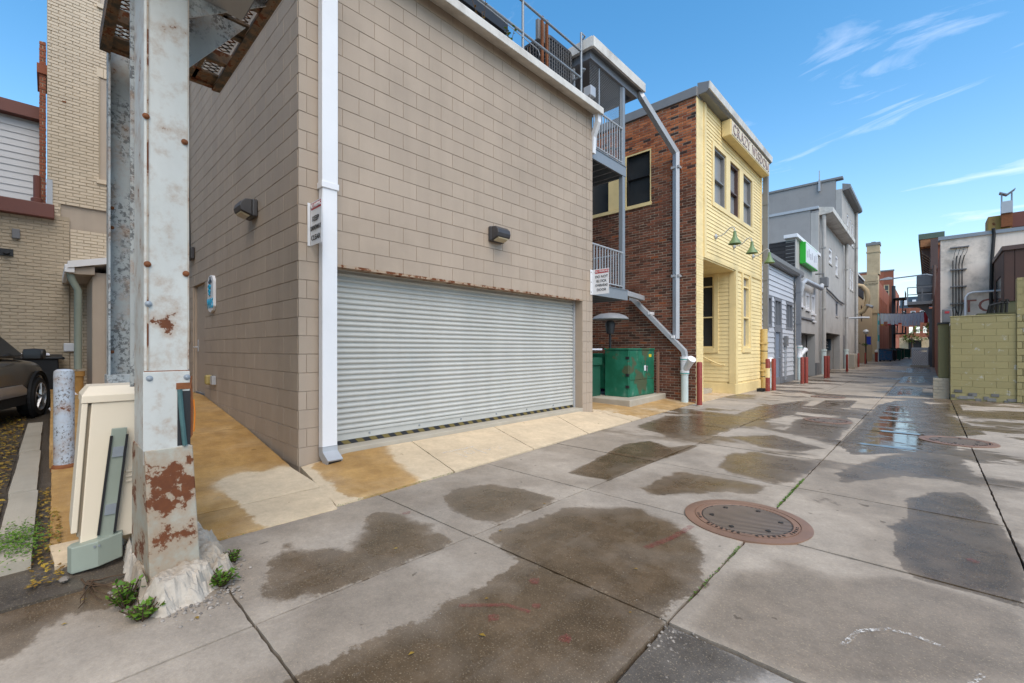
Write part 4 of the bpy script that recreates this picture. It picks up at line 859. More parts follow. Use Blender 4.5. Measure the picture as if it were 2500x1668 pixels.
wye((-4.345,10.74,-.02),1.16,'white pvc drain pipe with a side branch at the foot of the brick wall',(.8,-.55))
# green transformer
pd=MB().prism([(-4.72,8.72,-.02),(-4.86,10.84,-.02),(-6.3,10.84,-.02),(-6.3,8.72,-.02)],(0,0,.225)).build('transformer_pad',M['concdk'],label='low concrete pad under the green transformer',cat='concrete pad',bevel=.02)
tr=empty('transformer',(-5.4,9.9,.205),'green steel pad-mounted transformer cabinet with faded paint','transformer')
MB().box(-5.66,-5.03,9.22,10.52,.205,1.30).build('cabinet',M['green'],tr,bevel=.012)
MB().box(-6.15,-5.66,9.32,10.45,.36,1.22).build('tank',M['green'],tr,bevel=.01)
MB().box(-5.68,-5.01,9.20,10.54,1.30,1.345).build('lid',M['green'],tr,bevel=.015)
MB().box(-5.032,-5.018,9.25,9.86,.60,1.27).build('door',M['green'],tr,bevel=.004)
MB().box(-5.032,-5.018,9.88,10.49,.60,1.27).build('door',M['green'],tr,bevel=.004)
MB().box(-5.032,-5.02,9.25,10.49,.23,.585).build('skirt_panel',M['green'],tr,bevel=.004)
for z in (.45,.72,1.12): MB().box(-5.10,-5.02,9.205,9.235,z-.03,z+.03).build('hinge',M['black'],tr)
MB().box(-5.017,-5.01,9.96,10.03,.80,.93).build('warning_label',M['signw'],tr)
MB().box(-5.016,-5.01,10.2,10.33,1.13,1.2).build('yellow_label',mk('yellow_label',(.62,.45,.03),.5),tr)
MB().lathe([(.02,0),(.02,.04)],(-5.018,10.06,.90),8,'x').box(-5.01,-4.99,10.05,10.09,.78,.89).build('padlock',M['platgrey'],tr)
dp=empty('dumpster',(-6.6,9.1,.08),'dark green dumpster half hidden behind the transformer','dumpster')
MB().prism([(-5.75,8.55,.2),(-5.75,8.55,1.12),(-7.4,8.55,1.3),(-7.4,8.55,.2)],(0,.62,0)).build('body',M['dumpgreen'],dp,bevel=.01)
MB().box(-5.74,-5.70,8.56,9.16,.95,1.12).build('rim',M['dumpgreen'],dp)
MB().box(-7.4,-5.72,8.5,9.2,1.30,1.34).build('lid',M['paper'],dp)
ht=empty('patio_heater',(-5.95,9.9,.1),'mushroom patio heater with a round metal reflector behind the transformer','patio heater')
MB().lathe([(.03,0),(.03,1.75)],(-5.95,9.95,.1),12).build('pole',M['black'],ht,smooth=True)
MB().lathe([(.09,0),(.10,.05),(.13,.25),(.10,.32),(.05,.34)],(-5.95,9.95,1.72),16).build('burner',M['fixture'],ht,smooth=True)
MB().lathe([(.46,0),(.47,.015),(.40,.09),(.25,.15),(.06,.175),(.055,.165),(.24,.14),(.38,.08),(.44,.01)],(-5.95,9.95,2.08),28).build('reflector',M['galvl'],ht,smooth=True)
MB().lathe([(.20,0),(.22,.05),(.22,.9),(.2,.95)],(-6.45,10.25,.1),10).build('tote_bin',M['purple'],label='purple plastic bin behind the transformer below the heater',cat='bin')
MB().tube([(-5.55,8.3,.12),(-5.75,8.12,2.25)],.018,6).build('leaning_pole',M['white'],label='thin white pole leaning inside the gap beside the block wall',cat='pole')
MB().box(-5.02,-4.98,10.62,10.72,0,1.25).build('timber_post',mk('weathered_timber',(.22,.12,.08),.8),label='weathered timber upright between the transformer and the brick wall',cat='post')
# ------------------------------------------------------------------ bollards
def bollard(h,r):
    o=empty('bollard',(0,0,0)); MB().lathe([(r,0),(r,h-.03),(r*.85,h-.008),(r*.4,h)],(0,0,0),18).build('pipe',M['redpost'],o,smooth=True)
    MB().lathe([(r*1.05,0),(r*1.08,.02),(r*1.0,.025)],(0,0,0),18).build('collar',M['concdk'],o); return o
b0=bollard(1.03,.062)
spots=[(-3.87,10.42,'red pipe bollard beside the white pvc pipe at the brick corner'),(-3.60,15.25,'red bollard with a worn yellow patch beside the grey pipe of the yellow building'),(-3.55,15.75,'red bollard beside the one with a yellow patch, at the grey clapboard house'),(-3.45,19.5,'nearer of the two red bollards before the first dark garage'),(-3.40,19.95,'farther of the two red bollards before the first dark garage'),(-3.35,23.9,'nearer of the two red bollards before the second garage'),(-3.31,24.35,'farther of the two red bollards before the second garage'),(-3.42,31.7,'single dark red bollard at the foot of the tall grey building'),(-3.75,41.0,'red bollard just past the tall grey building'),(-4.05,49.5,'last red bollard before the far buff building')]
for i,(x,y,l) in enumerate(spots):
    o=b0 if i==0 else copy_tree(b0); place(o,(x,y,-.002),random.uniform(0,6)); tag(o,l,'bollard','red bollards along the alley')
    if i==1:
        MB().lathe([(.0625,.45),(.0628,.47),(.0628,.72),(.0625,.74)],(x,y,0),18).build('worn_patch',M['yellowt'],o)
# ------------------------------------------------------------------ grey buildings further down the left side
gh=empty('grey_clapboard_house',(-6.5,19.4,0),'single-storey pale grey clapboard house with dark trimmed windows','building')
GX=-4.2; FG=FX(GX)
gw=[(17.14,18.21,2.21,3.2),(18.74,19.68,2.21,3.19),(20.6,21.6,2.2,3.18)]; gd=(18.74,19.66,-.1,2.03)
wall('wall',FG,16.95,21.9,-.1,4.45,.2,gw+[gd],M['greytrim'],gh,d=-.002)
clap(gh,FG,16.95,21.86,.25,4.4,.19,M['greysid'],holes=[(a-.1,b+.1,c-.1,d+.1) for a,b,c,d in gw]+[(18.64,19.9,-.1,2.2)],th=.03)
for h in gw:
    w=window(gh,FG,h[0]-.08,h[1]+.08,h[2]-.08,h[3]+.08,M['greytrim'],M['glass'],fw=.11,dep=.12,proud=.03,rails=(),muns=(.5,))
dr=MB().fb(FG,18.80,19.55,.02,1.98,-.08,-.03).build('door',M['bluedoor'],gh)
MB().fb(FG,18.66,18.80,0,2.14,-.1,.03).fb(FG,19.55,19.86,0,2.14,-.1,.03).fb(FG,18.80,19.55,1.98,2.14,-.1,.028).build('door_frame',M['greytrim'],dr)
MB().tube([FG.p(19.45,1.0,-.03),FG.p(19.45,1.0,.03),FG.p(19.35,1.0,.035)],.015,6).build('handle',M['galvl'],dr)
MB().fb(FG,16.95,21.9,-.05,.25,-.15,.02).build('plinth',M['greytrim'],gh)
prism_y(MB(),[(GX,4.42),(-3.98,4.42),(-3.93,4.5),(-3.92,4.64),(GX,4.72)],16.9,22.6).build('gutter',M['grayfl'],gh)
MB().box(-10,-4.2,16.95,21.9,4.45,4.6).build('roof',M['grayfl'],gh)
wall('end_wall',Fr((0,16.95,0),(1,0,0),(0,-1,0)),-10,-4.42,-.1,4.45,.2,[],M['greysid'],gh)
mt_=empty('electric_meter',(-4.15,20.2,0),'small grey electric meter box with conduits on the grey clapboard house','electrical box')
MB().fb(FG,20.05,20.35,1.45,1.85,.03,.14).build('box',M['platgrey'],mt_,bevel=.01)
MB().fb(FG,20.13,20.16,.1,1.45,.04,.08).fb(FG,20.22,20.27,.1,1.45,.04,.09).build('conduit',M['galvl'],mt_)
def dspipe(x,y,z0_,z1_,w,mat,label,shape='round'):
    o=empty('downspout',(x,y,z0_),label,'downspout')
    if shape=='round': MB().tube([(x,y,z0_),(x,y,z1_)],w/2,12).build('pipe',mat,o,smooth=True)
    else: MB().box(x-w/2,x+w/2,y-w/2,y+w/2,z0_,z1_).build('pipe',mat,o,bevel=.005)
    for z in (z0_+(z1_-z0_)*.3,z0_+(z1_-z0_)*.75): MB().box(x-w*.6,x+w*.5,y-w*.6,y+w*.6,z,z+.05).build('strap',mat,o)
    return o
dspipe(-4.0,16.72,1.95,7.6,.15,M['grayfl'],'tall brown-grey downspout at the far corner of the yellow building','box')
d4=dspipe(-4.0,16.52,-.02,2.0,.20,mk('aged_yellow_pipe',(.60,.43,.17),.6,.12,3,dirt=.3,dcol=(.4,.28,.1)),'yellow-painted drain pipe at the foot of the yellow building')
for z in (.4,.85,1.25): MB().lathe([(.106,0),(.106,.02)],(-4.0,16.52,z),14).build('band',M['black'],d4)
wye((-3.93,16.98,-.02),1.0,'short white pvc pipe between the yellow pipe and the first red bollards',(.3,-1))
MB().box(-3.9,-3.72,15.2,15.5,0,.1).build('rubber_block',M['rubber'],label='low black rubber block at the foot of the yellow bay',cat='block',bevel=.015)
wye((-3.98,22.0,-.02),1.5,'white pvc drain pipe between the grey house and the first garage',(.6,.8))
dspipe(-4.02,22.0,1.48,4.5,.17,M['greytrim'],'slate downspout at the end of the grey clapboard house','box')
# garage building with green sign
gb=empty('grey_brick_garage',(-6.5,25,0),'two-storey grey painted brick building with an open garage and a green sign','building')
gwin=[(23.04,23.9,3.30,3.95),(24.5,25.35,3.22,4.0),(25.95,26.75,3.1,4.05),(26.0,26.7,2.75,3.02)]; gar=(22.75,26.9,-.1,2.08)
wall('wall',FG,22.25,27.75,-.1,6.15,.35,gwin+[gar],M['greybrick2'],gb,d=.0)
for h in gwin: window(gb,FG,*h,M['white'],M['glassl'],fw=.13,dep=.12,proud=.015,rails=(),sill=M['white'])
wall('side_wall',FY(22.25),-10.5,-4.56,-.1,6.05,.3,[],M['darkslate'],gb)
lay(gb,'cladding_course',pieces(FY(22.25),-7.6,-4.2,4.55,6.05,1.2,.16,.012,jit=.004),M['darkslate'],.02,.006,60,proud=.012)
MB().fb(FG,22.1,27.75,6.15,6.30,-.4,.12).build('parapet_cap',M['white'],gb,bevel=.01)
MB().fb(FG,22.24,22.44,4.5,6.15,.002,.03).build('corner_trim',M['greybrick2'],gb)
MB().fb(FG,23.0,26.4,2.72,2.80,.002,.07).build('ledge',M['greytrim'],gb)
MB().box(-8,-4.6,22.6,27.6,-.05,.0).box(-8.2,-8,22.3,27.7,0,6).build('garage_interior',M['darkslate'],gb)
wall('garage_pier',FY(26.85),-7.5,-4.6,-.05,2.1,.25,[],M['greybrick2'],gb)
MB().fb(FG,26.9,27.7,-.05,.62,.002,.06).build('pier_plinth',M['platgrey'],gb)
MB().box(-8,-4.56,22.3,27.7,2.12,2.2).box(-10.5,-4.5,22.4,27.7,5.9,6.1).build('floor_slab',M['greybrick'],gb)
gs=empty('green_sign_box',(-4.0,24.5,5.15),'white lightbox sign with bright green edges on the grey garage','sign')
MB().fb(FG,23.1,26.0,5.15,6.10,.02,.24).build('cabinet',M['greensign'],gs,bevel=.01)
MB().fb(FG,23.16,25.97,5.20,6.06,.241,.252).build('face',M['signw'],gs)
for k,(a,h,b) in enumerate(((23.4,.3,.16),(23.72,.42,.2),(24.1,.26,.22),(24.5,.36,.18),(24.95,.3,.24),(25.4,.4,.2))): MB().fb(FG,a,a+b,5.45+.05*(k%2),5.45+h,.253,.256).build('faded_lettering',mk('faded_sign_ink',(.42,.42,.46),.5),gs)
fl=empty('floodlight',(-3.9,27.0,4.45),'square grey floodlight head below the green sign','floodlight')
MB().box(-3.95,-3.62,26.4,26.85,4.42,4.90).build('head',M['platgrey'],fl,bevel=.03); MB().tube([(-4.15,26.6,5.1),(-3.8,26.62,5.1),(-3.8,26.62,4.9)],.04,8).build('arm',M['platgrey'],fl)
dk=empty('vent_pipe',(-3.9,22.4,4.0),'fat white horizontal vent pipe below the green sign','pipe')
MB().tube([(-4.02,22.3,3.6),(-3.95,22.3,4.15),(-3.9,22.6,4.3),(-3.85,26.2,4.32),(-3.85,26.4,4.5)],.11,12).build('pipe',M['galvl'],dk,smooth=True)
# stucco building
sb=empty('grey_stucco_building',(-7,32.7,0),'three-storey grey stucco building with three small upper windows and an open garage','building')
swin=[(29.0,29.8,6.55,7.35),(31.2,32.3,6.35,7.25),(33.7,34.7,5.95,7.2),(29.0,29.75,2.85,4.3),(33.7,34.6,3.4,4.3)]; g2=(28.95,35.5,-.1,2.27)
wall('wall',FG,27.85,37.2,-.1,8.55,.35,swin+[g2],M['greystucco'],sb)
for i,h in enumerate(swin): window(sb,FG,*h,M['white'] if i<3 else M['greytrim'],M['glassl'] if i<3 else M['glass'],fw=.12,dep=.14,proud=-.02,rails=() if i>2 else (.5,),sill=M['greystucco'])
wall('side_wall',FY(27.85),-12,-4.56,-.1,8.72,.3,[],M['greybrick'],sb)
MB().fb(FY(27.85),-12,-4.2,8.72,8.86,-.35,.06).build('coping',M['galvl'],sb)
prism_y(MB(),[(GX,8.42),(-3.72,8.45),(-3.62,8.5),(-3.6,8.72),(GX,8.85)],28.05,37.6).build('eaves_gutter',M['fascia'],sb)
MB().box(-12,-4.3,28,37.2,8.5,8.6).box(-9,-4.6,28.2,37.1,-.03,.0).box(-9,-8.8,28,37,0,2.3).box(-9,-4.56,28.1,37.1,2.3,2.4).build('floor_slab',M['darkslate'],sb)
for y in (31.0,33.2): MB().box(-5.2,-4.9,y,y+.3,0,2.3).build('garage_post',M['platgrey'],sb)
MB().fb(FY(35.4),-6.5,-4.58,0,2.27,-.2,0).build('garage_end_wall',M['greystucco'],sb)
sn=empty('number_sign',(-4.5,35.3,1.35),'dark blue sign reading 122 inside the second garage','sign')
MB().fb(FY(35.36),-5.5,-4.66,1.25,2.0,.0,.03).build('panel',M['navy'],sn); text('lettering','122',.36,FY(35.33),-5.08,1.72,.004,M['signw'],sn); MB().fb(FY(35.33),-5.38,-4.8,1.42,1.47,.002,.006).fb(FY(35.33),-5.3,-4.9,1.34,1.38,.002,.006).build('small_print',M['signw'],sn)
for y,z1_,l in ((28.2,8.45,'thick grey downspout at the near corner of the stucco building'),(37.0,8.45,'grey downspout at the far corner of the stucco building')):
    o=dspipe(-4.02,y,1.3,z1_,.20,M['greystucco'],l); MB().lathe([(.12,-1.3),(.12,-.1),(.14,-.08),(.14,.02)],(-4.02,y,1.3),14).build('pvc_foot',M['pvc'],o,smooth=True)
MB().tube([(-4.1,28.6,5.2),(-4.12,29.5,4.7),(-4.12,31.5,4.6),(-4.12,34,4.4),(-4.12,36.6,4.35)],.05,6).build('wall_conduit',M['platgrey'],label='conduit looping across the stucco wall above the garage',cat='conduit')
# tall building
tb=empty('tall_grey_building',(-8,41,0),'four-storey grey painted brick building, tallest on the left of the alley','building')
tw=[(37.9,38.8,9.0,10.2),(39.9,40.8,9.7,11.2),(41.6,42.3,9.3,11.1),(42.8,43.6,9.3,11.05),(40.0,40.8,5.9,7.5),(41.5,42.2,5.85,7.45),(42.6,43.4,5.85,7.4)]
FT=FX(-4.3)
wall('wall',FT,37.3,44.6,-.1,12.3,.35,tw,M['greystucco'],tb)
for h in tw: window(tb,FT,*h,M['white'],M['glassl'],fw=.11,dep=.14,proud=-.02,rails=(.5,),sill=M['greystucco'])
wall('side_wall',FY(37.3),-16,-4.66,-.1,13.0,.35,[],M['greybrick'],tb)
MB().fb(FY(37.3),-16,-4.25,13.0,13.14,-.45,.07).build('coping',M['grayfl'],tb)
prism_y(MB(),[(-4.3,12.2),(-3.95,12.25),(-3.85,12.35),(-3.85,12.55),(-4.3,12.7)],37.45,44.9).build('eaves_gutter',M['grayfl'],tb)
MB().box(-16,-4.4,37.5,44.6,12.2,12.35).build('roof',M['grayfl'],tb)
MB().fb(FY(37.25),-5.62,-5.50,12.4,13.2,.01,.1).fb(FY(37.25),-5.59,-5.54,13.2,13.85,.02,.07).build('antenna_mast',M['galvl'],tb)
MB().fb(FT,38.0,38.9,-.05,2.3,-.1,.02).build('service_door',M['greytrim'],tb)
dspipe(-4.18,44.4,.6,12.3,.20,M['greystucco'],'dark grey downspout at the far corner of the tall building')
MB().box(-4.25,-3.7,38.2,39.6,0,1.0).build('concrete_block',M['concdk'],label='pale concrete barrier block at the foot of the tall grey building',cat='barrier',bevel=.03)
MB().tube([(-4.25,40.5,3.6),(-3.5,40.6,3.62),(-3.1,40.7,3.6)],.07,8).build('wall_arm_light',M['galvl'],label='horizontal tube light arm on the tall grey building',cat='wall light')
ld=empty('roof_ladder',(-6.7,27.7,8.6),'caged steel ladder behind the yellow building roof','ladder')
for x in (-6.88,-6.62): MB().tube([(x,27.5,7.6),(x,27.5,10.3)],.03,6).build('stringer',M['galv'],ld)
for k in range(9): MB().tube([(-6.88,27.5,7.7+k*.3),(-6.62,27.5,7.7+k*.3)],.018,5).build('rung',M['galv'],ld)
for z in (10.35,10.75,11.1): MB().tube([(-6.75+.24*math.cos(a*.5236),27.3+.34*math.sin(a*.5236),z) for a in range(13)],.018,5).build('cage_hoop',M['galv'],ld)
for a in (0,3,6,9): MB().tube([(-6.75+.24*math.cos(a*.5236),27.3+.34*math.sin(a*.5236),10.1) ,(-6.75+.24*math.cos(a*.5236),27.3+.34*math.sin(a*.5236),11.12)],.016,5).build('cage_bar',M['galv'],ld)
# low shop beyond with curved duct, then buff building with stack
lb=empty('beige_stucco_shop',(-7,55,0),'beige rendered shop with a dark parapet before the buff brick building','building')
FL=FX(-4.75)
lw=[(47,48.2,4.0,5.6),(50.5,51.7,4.0,5.6),(54,55.2,4.0,5.6)]
wall('wall',FL,45.2,65.8,-.1,6.3,.3,lw,M['tanplain'],lb)
for h in lw: window(lb,FL,*h,M['browntrim'],M['glass'],fw=.12,dep=.15,proud=-.02)
MB().fb(FL,45.2,56,6.3,8.1,-.4,.05).build('parapet',M['darkslate'],lb); MB().fb(FL,45.2,56.2,8.1,8.25,-.4,.12).build('parapet_cap',M['white'],lb)
MB().box(-12,-5.05,45.2,65.8,6.0,6.2).build('roof',M['grayfl'],lb)
cd=empty('curved_vent_duct',(-4.4,50.5,5.0),'beige curved exhaust duct on the wall past the tall grey building','duct')
MB().tube([(-4.6,50.5,4.6),(-4.3,50.5,4.75),(-4.05,50.5,5.2),(-3.95,50.5,5.9),(-4.05,50.5,6.6),(-4.35,50.5,7.0),(-4.7,50.5,7.1)],.20,12).build('duct',M['tanplain'],cd,smooth=True)
MB().tube([(-4.05,50.4,5.3),(-3.6,50.2,5.05)],.12,8).build('branch',M['galvl'],cd)
tn=empty('buff_brick_building',(-8,70,0),'buff brick building with a square chimney stack and turquoise mural edge','building')
TYc=66; FTn=FY(TYc)
wall('front_wall',FTn,-12,-4.29,5.57,10.05,.4,[],M['tanfar'],tn); wall('front_wall',FTn,-12,-4.29,-.1,5.57,.4,[(-5.7,-4.95,-.2,1.9)],M['tanplain'],tn,d=-.02)
for z,h,d in ((5.5,.16,.06),(9.0,.14,.06),(9.25,.1,.04)): MB().fb(FTn,-12,-4.2,z,z+h,.0,d+.02).build('belt_course',M['tanfar'],tn)
k=0
while k<14: MB().fb(FTn,-9+k*.34,-8.86+k*.34,8.86,8.99,.0,.07).build('dentil',M['tanfar'],tn); k+=1
MB().fb(FTn,-5.62,-5.0,0,1.85,-.3,-.22).build('door',M['black'],tn)
MB().fb(FTn,-4.93,-4.24,-.05,.75,.0,.05).build('stone_base',M['concdk'],tn)
FTs=FX(-4.29)
hs_=[(69+i*2.3,70+i*2.3,4.5,7.6) for i in range(6)]
wall('alley_wall',FTs,66.4,86,-.1,9.4,.35,hs_,M['redbrick'],tn)
for h in hs_: window(tn,FTs,*h,M['browntrim'],M['glass'],fw=.1,dep=.2,proud=-.05)
MB().fb(FTs,66.0,68.4,.6,5.5,.001,.03).build('mural_panel',M['mural'],tn)
for z0_,z1_ in ((1.2,2.2),(3.0,4.2),(4.7,5.3)): MB().fb(FTs,66.3,68.0,z0_,z1_,.031,.036).build('mural_shape',M['cloth'],tn)
MB().fb(FTs,66.0,67.5,5.6,9.9,.001,.05).build('corner_pilaster',M['tanplain'],tn)
ch_=MB().box(-5.28,-4.13,66.1,67.4,10.05,13.6).build('chimney',M['tanfar'],tn)
MB().box(-5.36,-4.05,66.02,67.48,13.45,13.75).build('chimney_cap',M['grayfl'],ch_); MB().box(-5.33,-4.08,66.04,67.46,12.6,12.75).build('chimney_band',M['tanfar'],ch_)
MB().box(-4.9,-4.5,66.4,67,13.75,13.9).build('chimney_pot',M['grayfl'],ch_)
MB().box(-12,-4.4,66.4,86,9.2,9.4).build('roof',M['grayfl'],tn)
lp=empty('globe_lamp_post',(-4.21,52,0),'lamp post with a white globe and a blue banner before the buff building','lamp post')
MB().lathe([(.09,0),(.07,.4),(.05,.5),(.05,2.7)],(-4.21,52,0),10).build('post',M['black'],lp); MB().lathe([(.05,-.22),(.16,-.15),(.24,0),(.16,.16),(.03,.22)],(-4.21,52,2.95),16).build('globe',M['lampglobe'],lp,smooth=True); MB().box(-4.15,-3.85,51.98,52.02,1.75,2.5).build('banner',mk('blue_banner',(.02,.05,.42),.6),lp)
weed('hanging_planter',(-4.21,51.9,1.55),.35,9,.16,'small green planter hanging on the globe lamp post',spread=.5)
# far red brick building, fire escape, laundry, dumpsters
rb=empty('far_red_brick_building',(-6,93,0),'tall dark red brick building rising behind the buff building','building')
FR_=FY(90); rw=[(-5.1,-4.45,9.6,11.4)]
wall('front_wall',FR_,-9,-3.93,-.1,13.5,.3,rw,M['redbrick'],rb); window(rb,FR_,*rw[0],M['tanplain'],M['glass'],fw=.12,dep=.15,proud=-.02)
wall('alley_wall',FX(-3.93),90.3,108,-.1,11.2,.3,[(92+i*3,93.2+i*3,z,z+1.6) for i in range(5) for z in (3.2,7)],M['redbrick'],rb)
MB().fb(FR_,-9,-3.85,13.5,13.7,-.4,.05).build('coping',M['grayfl'],rb)
ff=empty('far_fire_escape',(-3.3,88,3),'dark iron fire escape on the far red brick wall','fire escape')
for z in (6.2,8.8,3.6): MB().box(-3.9,-2.5,86,90,z,z+.12).build('landing',M['darkslate'],ff); MB().box(-2.52,-2.48,86,90,z+.5,z+.56).box(-2.52,-2.48,86,90,z+1.0,z+1.06).build('rail',M['darkslate'],ff)
for y in (86,88,90):
    for z in (3.6,6.2,8.8): MB().box(-2.53,-2.47,y-.03,y+.03,z,z+1.06).build('post',M['darkslate'],ff)
for z in (3.7,6.3): MB().tube([(-2.8,86.2,z),(-2.8,89.6,z+2.5)],.08,4).tube([(-3.4,86.2,z),(-3.4,89.6,z+2.5)],.08,4).build('stair',M['darkslate'],ff)
MB().tube([(-3.8,87,0),(-3.8,87,10.8)],.22,8).build('riser_pipe',M['darkslate'],ff)
ln=empty('clothes_line',(-1.8,68,4.4),'line of white shirts strung across the alley in the distance','clothes line')
MB().tube([(-4.2,68,5.6),(-1.9,68,5.42),(.45,68,5.6)],.02,4).build('rope',M['cord'],ln)
for k in range(14):
    x=-4.0+k*.315; h=random.uniform(.95,1.5); w_=.30; mm=M['clothr'] if k==12 else M['cloth']; zt_=5.42+abs(x+1.9)*.07
    m=MB(); n_=5
    for i in range(n_+1):
        for j in range(4): m.v.append((x+(i/n_-.5)*w_*(1+.25*(j==1)),68+.05*math.sin(i*1.7+k+j),zt_-h*j/3))
    for i in range(n_):
        for j in range(3): m.f.append((i*4+j,i*4+j+1,i*4+5+j,i*4+4+j))
    o=m.build('shirt',mm,ln)
    if k in (0,2,4,5): MB().box(x-.12,x+.12,67.93,67.96,zt_-h-.16,zt_-h).build('cloth_tail',M['clothy'] if k==0 else M['clothr'],o)
def dumpster(x,y,w,d,h,mat,label,group='dumpsters at the far end'):
    o=empty('dumpster',(x,y,0),label,'dumpster',group)
    MB().prism([(x-w/2,y-d/2,.12),(x+w/2,y-d/2+.1,.12),(x+w/2,y-d/2-.15,h*.86),(x-w/2,y-d/2-.15,h)],(0,d,0)).build('body',mat,o,bevel=.02)
    MB().prism([(x-w/2-.03,y-d/2-.18,h),(x+w/2+.03,y-d/2-.18,h*.86),(x+w/2+.03,y-d/2-.18,h*.86+.05),(x-w/2-.03,y-d/2-.18,h+.05)],(0,d+.1,0)).build('lid',M['blackbin'],o)
    for sx in (-1,1): MB().box(x+sx*(w/2-.15)-.08,x+sx*(w/2-.15)+.08,y-d/2+.1,y-d/2+.25,0,.14).build('caster',M['rubber'],o)
    return o
dumpster(-3.45,63.5,1.15,1.6,1.35,M['dumpblue'],'nearest far dumpster, blue and rusty, beside the mural')
dumpster(-3.25,66.5,1.2,1.8,1.35,M['blackbin'],'black lidded far dumpster right behind the blue one')
dumpster(-3.0,69.6,1.3,1.8,1.35,M['dumpgreen'],'dark green far dumpster third in the row')
dumpster(-3.1,80,1.4,2,1.5,M['dumpgreen'],'green far dumpster below the fire escape')
dumpster(-2.6,86,1.4,2,1.5,M['dumpgreen'],'last green dumpster in the row at the far end')
rp_=empty('red_post_lamp',(-4.0,60,0),'short white-topped red post beside the blue dumpster','bollard'); MB().lathe([(.13,0),(.13,1.0)],(-4,60,0),12).build('post',M['redpost'],rp_); MB().lathe([(.12,0),(.16,.1),(.1,.25),(.02,.28)],(-4,60,1.0),12).build('globe',M['lampglobe'],rp_); MB().tube([(-3.95,61,0),(-3.95,61,2.2)],.08,8).build('pipe',M['pvc'],rp_)
# end of the alley
eb_=empty('far_end_building',(0,155,0),'red brick building closing the far end of the alley','building')
FE=FY(150); ew=[(-5+i*1.7,-4.1+i*1.7,9.2,11) for i in range(5)]
wall('wall',FE,-30,30,4.3,11.8,.3,ew+[(-3.6+i*1.3,-2.9+i*1.3,5.4,7) for i in range(4)],M['redbrick'],eb_)
for h in ew: window(eb_,FE,*h,M['white'],M['glass'],fw=.12,dep=.15,proud=-.02,rails=())
wall('ground_floor',FE,-30,30,-.1,4.3,.3,[(-3.75,-1.3,-.2,3.6)],M['tanfar'],eb_)
MB().box(-3.8,-1.2,150.5,151,0,3.6).build('dark_opening',M['black'],eb_); MB().box(-4.0,-1.0,147,150,3.6,3.9).build('awning',M['tanplain'],eb_)
MB().box(-30,30,150,160,11.8,14.6).build('mansard',M['navy'],eb_)
for i in range(6): MB().box(-6+i*1.5,-5.3+i*1.5,149.8,150,12.5,13.8).build('dormer_window',M['white'],eb_)
pc=empty('far_parked_car',(-1.9,120,0),'small dark car parked far down the alley','car')
MB().prism([(-2.7,120,.35),(-1.1,120,.35),(-1.1,120,.9),(-1.3,120,1.45),(-2.5,120,1.45),(-2.7,120,.9)],(0,4,0)).build('body',M['blackbin'],pc,bevel=.1)
MB().box(-2.5,-1.3,119.97,119.99,.95,1.38).build('rear_window',M['glass'],pc)
for x in (-2.65,-1.35): MB().box(x,x+.2,119.95,120,.7,.85).build('tail_light',M['signr'],pc)
def tree(name,loc,h,r,label,n=500,ls=.35):
    o=empty(name,loc,label,'tree','trees at the far end'); x,y,z=loc
    t_=MB(); t_.tube([(x,y,z),(x+.1,y,z+h*.35),(x,y,z+h*.6)],.1,8,radii=[.14,.11,.07])
    for k in range(6): a=k*1.05; t_.tube([(x,y,z+h*.45),(x+math.cos(a)*r*.5,y+math.sin(a)*r*.5,z+h*.7)],.05,6,radii=[.06,.02])
    t_.build('trunk',M['bark'],o); m=MB()
    cl=[(Vector((x,y,z+h*.7))+Vector((random.gauss(0,r*.45),random.gauss(0,r*.45),random.gauss(0,h*.14)))) for _ in range(12)]
    for i in range(n):
        c=random.choice(cl)+Vector((random.gauss(0,r*.18),random.gauss(0,r*.18),random.gauss(0,r*.15))); d=Vector((random.gauss(0,1),random.gauss(0,1),random.gauss(0,.6))).normalized(); s=d.cross(Vector((.3,.2,1))).normalized(); l=ls*random.uniform(.5,1)
        m.add([c,c+d*l*.5+s*l*.3,c+d*l,c+d*l*.5-s*l*.3],[(0,1,2),(0,2,3)])
    m.build('crown',M['leaft'],o); return o
tree('street_tree',(-2.0,95,0),5.4,1.2,'slim green street tree left of the far end of the alley')
tree('street_tree',(.1,92,0),6.0,1.3,'green street tree right of the far end, behind the grey post')
# ------------------------------------------------------------------ right side
ow=empty('olive_block_wall',(1.8,16.6,0),'olive green painted block wall on the right with a worn base','wall')
FO=FY(16.3)
wall('core',FO,.42,5.5,-.05,2.15,.25,[],M['olive'],ow,d=-.006)
lay(ow,'block',pieces(FO,.412,5.5,.02,2.163,.4064,.165,.005,jit=.002),M['olive'],.006,.003,120)
MB().fb(FO,.40,1.545,2.163,2.19,-.26,.012).build('coping',M['olive'],ow,bevel=.006)
wall('pilaster_core',FO,1.57,5.5,2.15,3.06,.3,[],M['olive'],ow,d=.028)
lay(ow,'pilaster_block',pieces(FO,1.56,5.5,.02,3.07,.4064,.165,.007,off=.1,jit=.002),M['olive'],.02,.004,60,proud=.035)
M['barestone']=mk('bare_rubble_base',(.17,.165,.155),.9,.45,9,grain=.8,gs=30,rv=.4)
m=MB()
for k in range(34):
    u_=.40+random.uniform(0,1.0)**1.5*3.2; z_=random.uniform(-.03,.20 if u_<1.2 else .06); m.fb(FO,u_,u_+random.uniform(.06,.16),z_,z_+random.uniform(.04,.09),-.001-k*.0003,.004+random.uniform(.004,.014))
m.build('bare_stone_patch',M['barestone'],ow)
MB().box(.44,.7,16.56,18.5,0,2.0).build('wall_return',M['olivedk'],ow)
bx=empty('olive_utility_closet',(.3,16.8,0),'narrow dark olive closet on a brick base beside the olive wall','cabinet')
